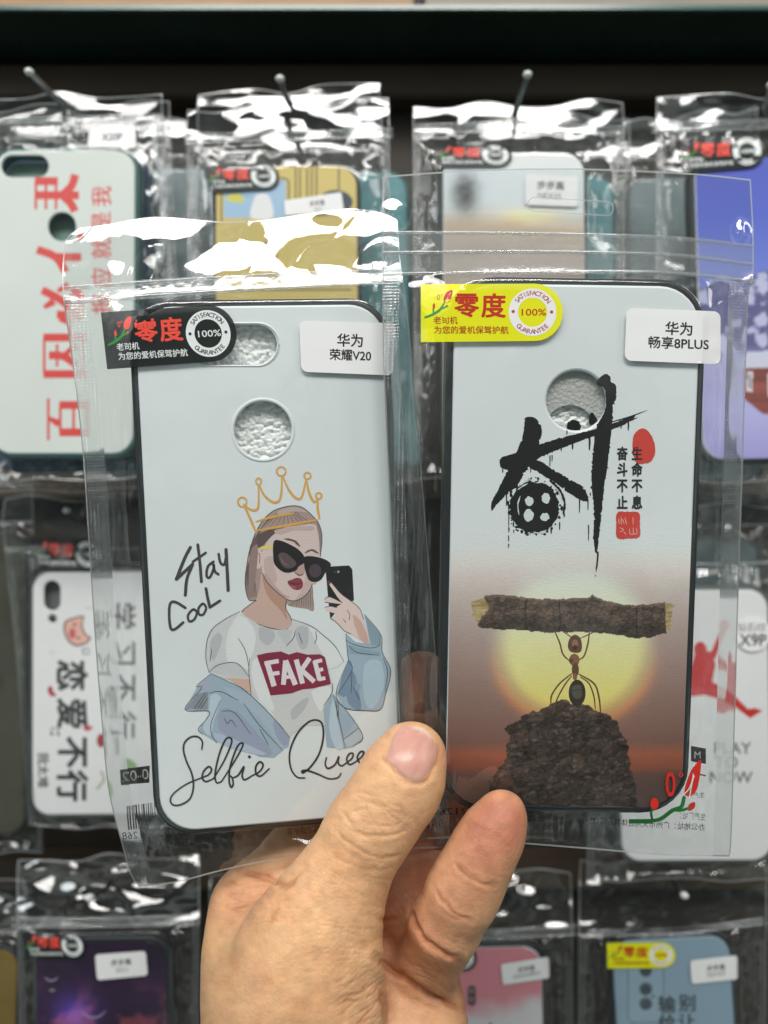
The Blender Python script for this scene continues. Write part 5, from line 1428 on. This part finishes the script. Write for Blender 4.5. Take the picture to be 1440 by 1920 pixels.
YV = (0, 1, 0)
thumb = Field()
thumb.chain([(774, 1413, .2262, 56), (762, 1440, .2250, 67), (744, 1480, .2240, 72), (714, 1525, .2232, 69), (690, 1556, .2230, 72), (666, 1602, .2228, 69), (641, 1652, .2225, 72), (610, 1712, .2215, 84)], .006, (YV, 1.10))
thumb.chain([(610, 1712, .2215, 82), (570, 1790, .2210, 108), (552, 1880, .2230, 126), (560, 2000, .2280, 140)], .012, (YV, 1.05))       # ball of the thumb
thumb.chain([(636, 1800, .2190, 62), (622, 1900, .2210, 84), (612, 2010, .2260, 100)], .010)
palm = Field()
palm.chain([(488, 1706, .2560, 84), (484, 1760, .2480, 82), (494, 1830, .2410, 84), (512, 1930, .2380, 96), (546, 2060, .2380, 124)], .012)   # index side of the palm
palm.chain([(610, 1735, .2610, 84), (700, 1775, .2620, 82), (770, 1815, .2580, 80)], .012)                                              # knuckle row, behind
palm.chain([(650, 1860, .2540, 108), (710, 1940, .2500, 128), (700, 2060, .2440, 140)], .014)                                           # hollow and heel
palm.chain([(788, 1830, .2460, 62), (778, 1930, .2420, 74), (752, 2060, .2400, 110)], .010)                                             # little finger side
palm.chain([(640, 2080, .2400, 165), (650, 2300, .2420, 150), (660, 2560, .2440, 150)], .014, (YV, 1.2))                                # wrist
index = Field()
index.chain([(488, 1700, .2560, 80), (560, 1612, .2610, 64), (650, 1515, .2630, 60), (735, 1400, .2600, 54), (782, 1300, .2590, 48), (792, 1262, .2590, 42)], .006)
middle = Field()
middle.chain([(650, 1745, .2620, 70), (730, 1668, .2570, 62), (805, 1618, .2590, 58), (880, 1560, .2630, 54), (930, 1500, .2630, 46)], .006)
ringf = Field()
ringf.chain([(724, 1790, .2600, 66), (792, 1722, .2500, 56), (850, 1672, .2520, 54), (905, 1612, .2590, 50)], .006)
little = Field()
little.chain([(803, 1806, .2400, 62), (836, 1733, .2275, 63), (866, 1676, .2235, 65), (884, 1640, .2225, 61), (906, 1596, .2220, 59), (928, 1556, .2225, 53), (943, 1526, .2238, 43)], .004, (YV, 1.08))
body = palm
kx_ = np.interp(ax_[0], [-.034, -.014], [.018, .0042])[:, None, None]; kz_ = np.interp(ax_[2], [-.136, -.118], [1, .15])[None, None, :]
body.f = smin(body.f, thumb.f, (.0042 + (kx_ - .0042) * kz_).astype(np.float32))
body.join(index, .006)
body.join(middle, .0025)
body.join(ringf, .0022)
body.join(little, .0030)
fld = body.f

def surface_nets(f):
    neg = f < 0
    c = [neg[i:f.shape[0] - 1 + i, j:f.shape[1] - 1 + j, k:f.shape[2] - 1 + k] for i in (0, 1) for j in (0, 1) for k in (0, 1)]
    cnt = sum(x.astype(np.int8) for x in c)
    act = np.argwhere((cnt > 0) & (cnt < 8))
    idx = np.full(cnt.shape, -1, np.int32); idx[tuple(act.T)] = np.arange(len(act))
    acc = np.zeros((len(act), 3)); n = np.zeros(len(act))
    cr = [(i, j, k) for i in (0, 1) for j in (0, 1) for k in (0, 1)]
    for a in cr:
        for ax in range(3):
            if a[ax]: continue
            b = list(a); b[ax] = 1
            fa = f[tuple((act + a).T)]; fb = f[tuple((act + b).T)]
            m = (fa < 0) != (fb < 0)
            t = fa[m] / (fa[m] - fb[m])
            p = np.tile(np.array(a, float), (m.sum(), 1)); p[:, ax] += t
            acc[m] += p; n[m] += 1
    V = lo_ + G * (act + acc / n[:, None])
    Q = []
    for ax in range(3):
        b = [slice(None)] * 3; d = [slice(None)] * 3
        b[ax] = slice(0, -1); d[ax] = slice(1, None)
        e = np.argwhere(neg[tuple(b)] != neg[tuple(d)])
        o1, o2 = [k for k in range(3) if k != ax]
        e = e[(e[:, o1] > 0) & (e[:, o2] > 0) & (e[:, o1] < cnt.shape[o1]) & (e[:, o2] < cnt.shape[o2])]
        sg = neg[tuple(e.T)]
        u1 = np.zeros(3, int); u1[o1] = 1; u2 = np.zeros(3, int); u2[o2] = 1
        q = np.stack([idx[tuple((e - u1 - u2).T)], idx[tuple((e - u2).T)], idx[tuple(e.T)], idx[tuple((e - u1).T)]], 1)
        flip = sg if ax != 1 else ~sg
        q[~flip] = q[~flip][:, ::-1]
        Q.append(q)
    return V, np.concatenate(Q)
HV, HQ = surface_nets(fld)
HV[:, 2] = np.maximum(HV[:, 2], lo_[2] + G)
def relax(V, Q, it, w=0.5):
    e = np.concatenate([Q[:, [0, 1]], Q[:, [1, 2]], Q[:, [2, 3]], Q[:, [3, 0]]])
    for _ in range(it):
        s_ = np.zeros_like(V); n = np.zeros(len(V))
        for k in range(3):
            s_[:, k] = np.bincount(e[:, 0], V[e[:, 1], k], len(V)) + np.bincount(e[:, 1], V[e[:, 0], k], len(V))
        n = np.bincount(e[:, 0], minlength=len(V)) + np.bincount(e[:, 1], minlength=len(V))
        V = V + w * (s_ / np.maximum(n, 1)[:, None] - V)
    return V
HV = relax(HV, HQ, 3)
def vnormals(V, Q):
    n = np.cross(V[Q[:, 2]] - V[Q[:, 0]], V[Q[:, 3]] - V[Q[:, 1]])
    N = np.zeros_like(V)
    for c in range(4):
        for k in range(3): N[:, k] += np.bincount(Q[:, c], n[:, k], len(V))
    return N / (np.linalg.norm(N, axis=1)[:, None] + 1e-12)
HN = vnormals(HV, HQ)
if (HN * (HV - HV.mean(0))).sum() < 0: HQ = HQ[:, ::-1]; HN = -HN
hx = 720 + F * HV[:, 0] / HV[:, 1]; hy = 960 - F * HV[:, 2] / HV[:, 1]
front = sstep(0.1, -0.25, HN[:, 1])
near_ = HV[:, 1]
# folds of the skin: (points, depth mm, half width px)
def seg_dist(x, y, P):
    d = np.full(len(x), 1e9)
    for a, b in zip(P[:-1], P[1:]):
        ab = b - a; L = float(ab @ ab) + 1e-9
        t = np.clip(((x - a[0]) * ab[0] + (y - a[1]) * ab[1]) / L, 0, 1)
        d = np.minimum(d, np.hypot(x - a[0] - t * ab[0], y - a[1] - t * ab[1]))
    return d
Z5 = lambda pts_: np.array(pts_, float) * 0.48611 + (340, 1320)
folds = []
for p, dep, wd in (
        ([(600, 478), (640, 535), (720, 578), (800, 592), (855, 568)], .22, 4), ([(590, 520), (650, 574), (720, 604), (800, 608)], .12, 4), ([(640, 478), (700, 505), (760, 512), (830, 500), (868, 478)], .22, 3.5),
        ([(622, 400), (640, 440), (668, 468)], .22, 3.5), ([(640, 352), (700, 338), (750, 352)], .12, 3.5), ([(560, 560), (640, 610), (740, 640), (830, 625)], .08, 4), ([(800, 380), (850, 410), (876, 445)], .14, 3.5),
        ([(792, 185), (782, 210), (812, 245), (862, 288), (905, 306), (938, 300), (968, 256), (988, 200), (985, 140)], .30, 4.5), ([(1002, 150), (1008, 200), (990, 262)], .10, 4), ([(800, 262), (850, 302), (900, 322)], .10, 4),
        # little finger, palm
        ([(1052, 600), (1080, 650), (1140, 690), (1212, 700)], .30, 3.2), ([(1075, 625), (1120, 665), (1170, 685)], .2, 3.5), ([(975, 705), (1010, 760), (1060, 810), (1125, 838)], .28, 3.4), ([(1000, 790), (1050, 825), (1100, 840)], .2, 4),
        ([(895, 780), (898, 830), (925, 890), (985, 945), (1065, 988)], .9, 5.5), ([(755, 985), (820, 1030), (900, 1085), (1000, 1140), (1085, 1185)], 1.0, 6), ([(770, 1090), (785, 1160), (790, 1240)], .8, 7),
        ([(860, 980), (920, 1020), (960, 1070)], .16, 4), ([(740, 825), (800, 830), (850, 810)], .3, 5),
        # web between thumb and index
        ([(230, 640), (300, 660), (380, 690), (420, 690)], .8, 7), ([(270, 740), (330, 730), (400, 700), (440, 670)], .5, 5), ([(180, 790), (260, 770), (330, 745), (390, 715)], .3, 5), ([(160, 700), (230, 690), (310, 700), (370, 705)], .3, 5),
        ([(345, 760), (385, 730), (430, 690), (475, 630)], .55, 5), ([(330, 870), (355, 800), (385, 745)], .2, 5)):
    folds.append((Z5(p), dep, wd))
disp = np.zeros(len(HV))
for P, dep, wd in folds:
    P = catmull(P, 5)
    bb = (hx > P[:, 0].min() - 30) & (hx < P[:, 0].max() + 30) & (hy > P[:, 1].min() - 30) & (hy < P[:, 1].max() + 30) & (front > 0)
    if not bb.any(): continue
    jx = 5 * (vn(hx[bb] / 14, hy[bb] / 14, 5) - .5); jy = 5 * (vn(hx[bb] / 14, hy[bb] / 14, 6) - .5)
    d = seg_dist(hx[bb] + jx, hy[bb] + jy, P)
    L_ = min(np.linalg.norm(P[0] - P[-1]), 60)
    endf = np.minimum(np.hypot(hx[bb] - P[0][0], hy[bb] - P[0][1]), np.hypot(hx[bb] - P[-1][0], hy[bb] - P[-1][1])) / (0.3 * L_ + 1)
    disp[bb] += 0.001 * dep * (-np.exp(-(d / wd) ** 2) + 0.35 * np.exp(-((d - 2.4 * wd) / (1.6 * wd)) ** 2)) * np.clip(endf, 0.15, 1)
def worley(u, v, seed):
    """distance to the borders between irregular cells"""
    iu = np.floor(u); iv = np.floor(v)
    f1 = np.full(len(u), 9.0); f2 = f1.copy()
    for a in (-1, 0, 1):
        for b in (-1, 0, 1):
            cu = iu + a; cv = iv + b
            d = np.hypot(u - cu - _h(cu, cv, seed), v - cv - _h(cu, cv, seed + 7))
            f2 = np.minimum(f2, np.maximum(f1, d)); f1 = np.minimum(f1, d)
    return f2 - f1
def creases(cx, cy_, rx, ry, ang, su, sv, amp, seed, wdt=.09, pw=2):
    """a patch of irregular skin creases, cells su long and sv across, running along ang"""
    m = np.exp(-(((hx - cx) / rx) ** 2 + ((hy - cy_) / ry) ** 2) ** pw)
    k = (m > .02) & (front > 0)
    c, s_ = math.cos(ang), math.sin(ang)
    x = hx[k] + 14 * (fbm(hx[k] / 40, hy[k] / 40, seed + 20, 3) - .5); y = hy[k] + 14 * (fbm(hx[k] / 40, hy[k] / 40, seed + 21, 3) - .5)
    u = (x * c + y * s_) / su; v = (-x * s_ + y * c) / sv
    out = np.zeros(len(hx))
    e = worley(u, v, seed)
    out[k] = -amp * m[k] * np.exp(-(e / wdt) ** 2) * (.4 + 1.2 * vn(u * .7, v * .5, seed + 3))
    return out
disp += front * 0.001 * (creases(702, 1536, 62, 44, .42, 46, 22, .22, 11, .07) + creases(690, 1560, 75, 75, .3, 22, 11, .05, 21) + creases(662, 1650, 80, 60, .40, 120, 11, .13, 12) + creases(655, 1760, 85, 70, .05, 130, 12, .17, 13)
                         + creases(690, 1850, 60, 110, -.62, 140, 13, .22, 14) + creases(590, 1850, 110, 120, -.35, 90, 14, .07, 15) + creases(470, 1690, 80, 60, -.12, 110, 12, .20, 16) + creases(420, 1790, 60, 90, .1, 70, 14, .05, 23)
                         + creases(825, 1830, 60, 80, .6, 90, 11, .11, 17) + creases(905, 1600, 70, 120, .5, 16, 8, .03, 18) + creases(760, 1440, 80, 80, .5, 18, 9, .035, 19) + creases(600, 1750, 200, 200, .2, 16, 11, .03, 22))
disp += 0.00016 * (fbm(hx / 40, hy / 40, 3, 2) - .5) * 2
# bed of the nail
NC = np.array([772.0, 1420.0]); NU = np.array([.86, .51]); NV_ = np.array([.51, -.86])
HV = HV + HN * disp[:, None]
hm = mesh("hand", HV, HQ)
# colour of the skin: pinker at the tips, some shade painted in, folds redder and darker
base = np.array((206, 162, 120.)); pink_shade = np.array((170, 110, 86.)); pale = np.array((212, 170, 128.)); red_ = np.array((176, 114, 86.))
def blob(x, y, r): return np.exp(-((hx - x) ** 2 + (hy - y) ** 2) / r ** 2)
cc = np.tile(base, (len(HV), 1))
def mixc(t, c, k):
    global cc
    t = np.clip(t * k, 0, 1)[:, None]; cc = cc * (1 - t) + c * t
mixc(blob(945, 1530, 60) + blob(915, 1580, 60) + .5 * blob(870, 1670, 70), pink_shade, .9)  # little finger: redder pad, with its shade darkened into the colour
mixc(blob(820, 1830, 80) + blob(790, 1740, 60), red_, .45)
mixc(blob(450, 1680, 60), red_, .35)
mixc(blob(690, 1550, 60), pale, .4); mixc(blob(815, 1420, 40), pink_shade, .3); mixc(blob(470, 1830, 80), pale, .45)
mixc(sstep(.234, .25, near_) * sstep(560, 640, hx), np.array((160, 100, 74.)), .8)  # shade on the fingers further back, painted as a darker skin colour
n_ = fbm(hx / 18, hy / 18, 44, 4); n2_ = fbm(hx / 70, hy / 70, 45, 3)
mixc(sstep(.52, .72, n2_), np.array((206, 140, 112.)), .30)
cc = cc * (0.92 + 0.16 * n_)[:, None]; cc[:, 1:] *= (0.96 + 0.08 * n2_)[:, None]
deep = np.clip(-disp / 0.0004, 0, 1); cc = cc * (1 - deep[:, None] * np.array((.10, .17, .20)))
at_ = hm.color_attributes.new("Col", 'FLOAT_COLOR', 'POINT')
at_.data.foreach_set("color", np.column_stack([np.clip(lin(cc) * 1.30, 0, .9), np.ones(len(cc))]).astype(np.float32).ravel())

def skin_mat(name, attr=True, col=(0.6, 0.35, 0.25), rough=0.48, sss=0.25):
    m, t, o = new_mat(name)
    p = t.nodes.new("ShaderNodeBsdfPrincipled")
    p.inputs["Roughness"].default_value = rough
    p.inputs["Specular IOR Level"].default_value = 0.42
    p.inputs["Subsurface Weight"].default_value = sss
    p.inputs["Subsurface Radius"].default_value = (1.0, 0.42, 0.25)
    p.inputs["Subsurface Scale"].default_value = 0.0022
    if attr:
        a = t.nodes.new("ShaderNodeAttribute"); a.attribute_name = "Col"
        t.links.new(a.outputs["Color"], p.inputs["Base Color"])
    else: p.inputs["Base Color"].default_value = (*col, 1)
    tc = t.nodes.new("ShaderNodeTexCoord")
    if name == "skin":
        v = t.nodes.new("ShaderNodeTexVoronoi"); v.feature = 'DISTANCE_TO_EDGE'; v.inputs["Scale"].default_value = 1500
        n = t.nodes.new("ShaderNodeTexNoise"); n.inputs["Scale"].default_value = 700; n.inputs["Detail"].default_value = 4
        ad = t.nodes.new("ShaderNodeMath"); ad.operation = 'MULTIPLY_ADD'; ad.inputs[1].default_value = 0.6
        t.links.new(tc.outputs["Object"], v.inputs["Vector"]); t.links.new(tc.outputs["Object"], n.inputs["Vector"])
        t.links.new(v.outputs["Distance"], ad.inputs[0]); t.links.new(n.outputs["Fac"], ad.inputs[2])
        b = t.nodes.new("ShaderNodeBump"); b.inputs["Strength"].default_value = 0.5; b.inputs["Distance"].default_value = 0.0004
        t.links.new(ad.outputs[0], b.inputs["Height"]); t.links.new(b.outputs["Normal"], p.inputs["Normal"])
    t.links.new(p.outputs["BSDF"], o.inputs["Surface"])
    return m
M['skin'] = skin_mat("skin")
M['nail'] = skin_mat("nail", True, rough=0.27)
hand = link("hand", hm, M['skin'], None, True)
tag(hand, "left hand pinching the two bagged cases, thumb in front", "hand")
# thumb nail: a thin curved plate lying on the thumb, found along the sight lines
hb = BVHTree.FromPolygons([tuple(p) for p in HV.tolist()], HQ.tolist())
OUTL = Z5([(792, 185), (815, 120), (850, 82), (900, 78), (950, 95), (982, 140), (985, 200), (965, 255), (935, 300), (905, 304), (860, 285), (810, 240), (782, 208)])
OUTL = catmull(OUTL, 5, True); cN = OUTL.mean(0)
axl = np.array([.48, -.877]); axp = np.array([.877, .48])
rings = 9; V = []; fs = []; n = len(OUTL)
pts2 = np.vstack([cN + (OUTL - cN) * (1 - r / rings) for r in range(rings + 1)])
rays = np.stack([(pts2[:, 0] - 720) / F, np.ones(len(pts2)), (960 - pts2[:, 1]) / F], 1)
dep = np.array([(lambda h: h[0].y if h[0] is not None else np.nan)(hb.ray_cast(Vector((0, 0, 0)), Vector(q.tolist()))) for q in rays])
xq = (pts2[:, 0] - cN[0]) / 50; yq = (pts2[:, 1] - cN[1]) / 50
B_ = np.column_stack([np.ones(len(xq)), xq, yq, xq * xq, xq * yq, yq * yq])
ok = ~np.isnan(dep)
co = np.linalg.lstsq(B_[ok], dep[ok], rcond=None)[0]
f_ = np.repeat(1 - np.arange(rings + 1) / rings, n)
dq = B_ @ co - 0.00018 - 0.00016 * (1 - f_ ** 4)
dq = np.where((f_ > .98) & ok, dep + 0.0001, np.minimum(dq, np.where(ok, dep, 9) - 0.00008))
V = rays * dq[:, None]
i = np.arange((rings + 1) * n).reshape(rings + 1, n)
for r in range(rings):
    for k in range(n): fs.append((i[r, k], i[r, (k + 1) % n], i[r + 1, (k + 1) % n], i[r + 1, k]))
nm = mesh("thumb_nail", V, fs)
tn = ((pts2 - cN) @ axl) / 52; sd_ = np.abs((pts2 - cN) @ axp) / 48
nc = np.tile(np.array((196, 146, 132.)), (len(pts2), 1))
lun = np.exp(-((tn + 0.95) / .34) ** 2)[:, None]; nc = nc * (1 - .55 * lun) + np.array((216, 172, 156.)) * .55 * lun
tip_ = sstep(.80, .92, tn)[:, None] * .8; nc = nc * (1 - tip_) + np.array((222, 200, 180.)) * tip_
rim_ = (f_ > .9)[:, None] * .6; nc = nc * (1 - rim_) + np.array((214, 176, 156.)) * rim_
nc *= (0.97 + 0.06 * vn(((pts2 - cN) @ axp) / 3, tn * 2, 3))[:, None]
na = nm.color_attributes.new("Col", 'FLOAT_COLOR', 'POINT')
na.data.foreach_set("color", np.column_stack([np.clip(lin(nc) * 1.2, 0, .9), np.ones(len(nc))]).astype(np.float32).ravel())
link("thumb_nail", nm, M['nail'], hand, True)
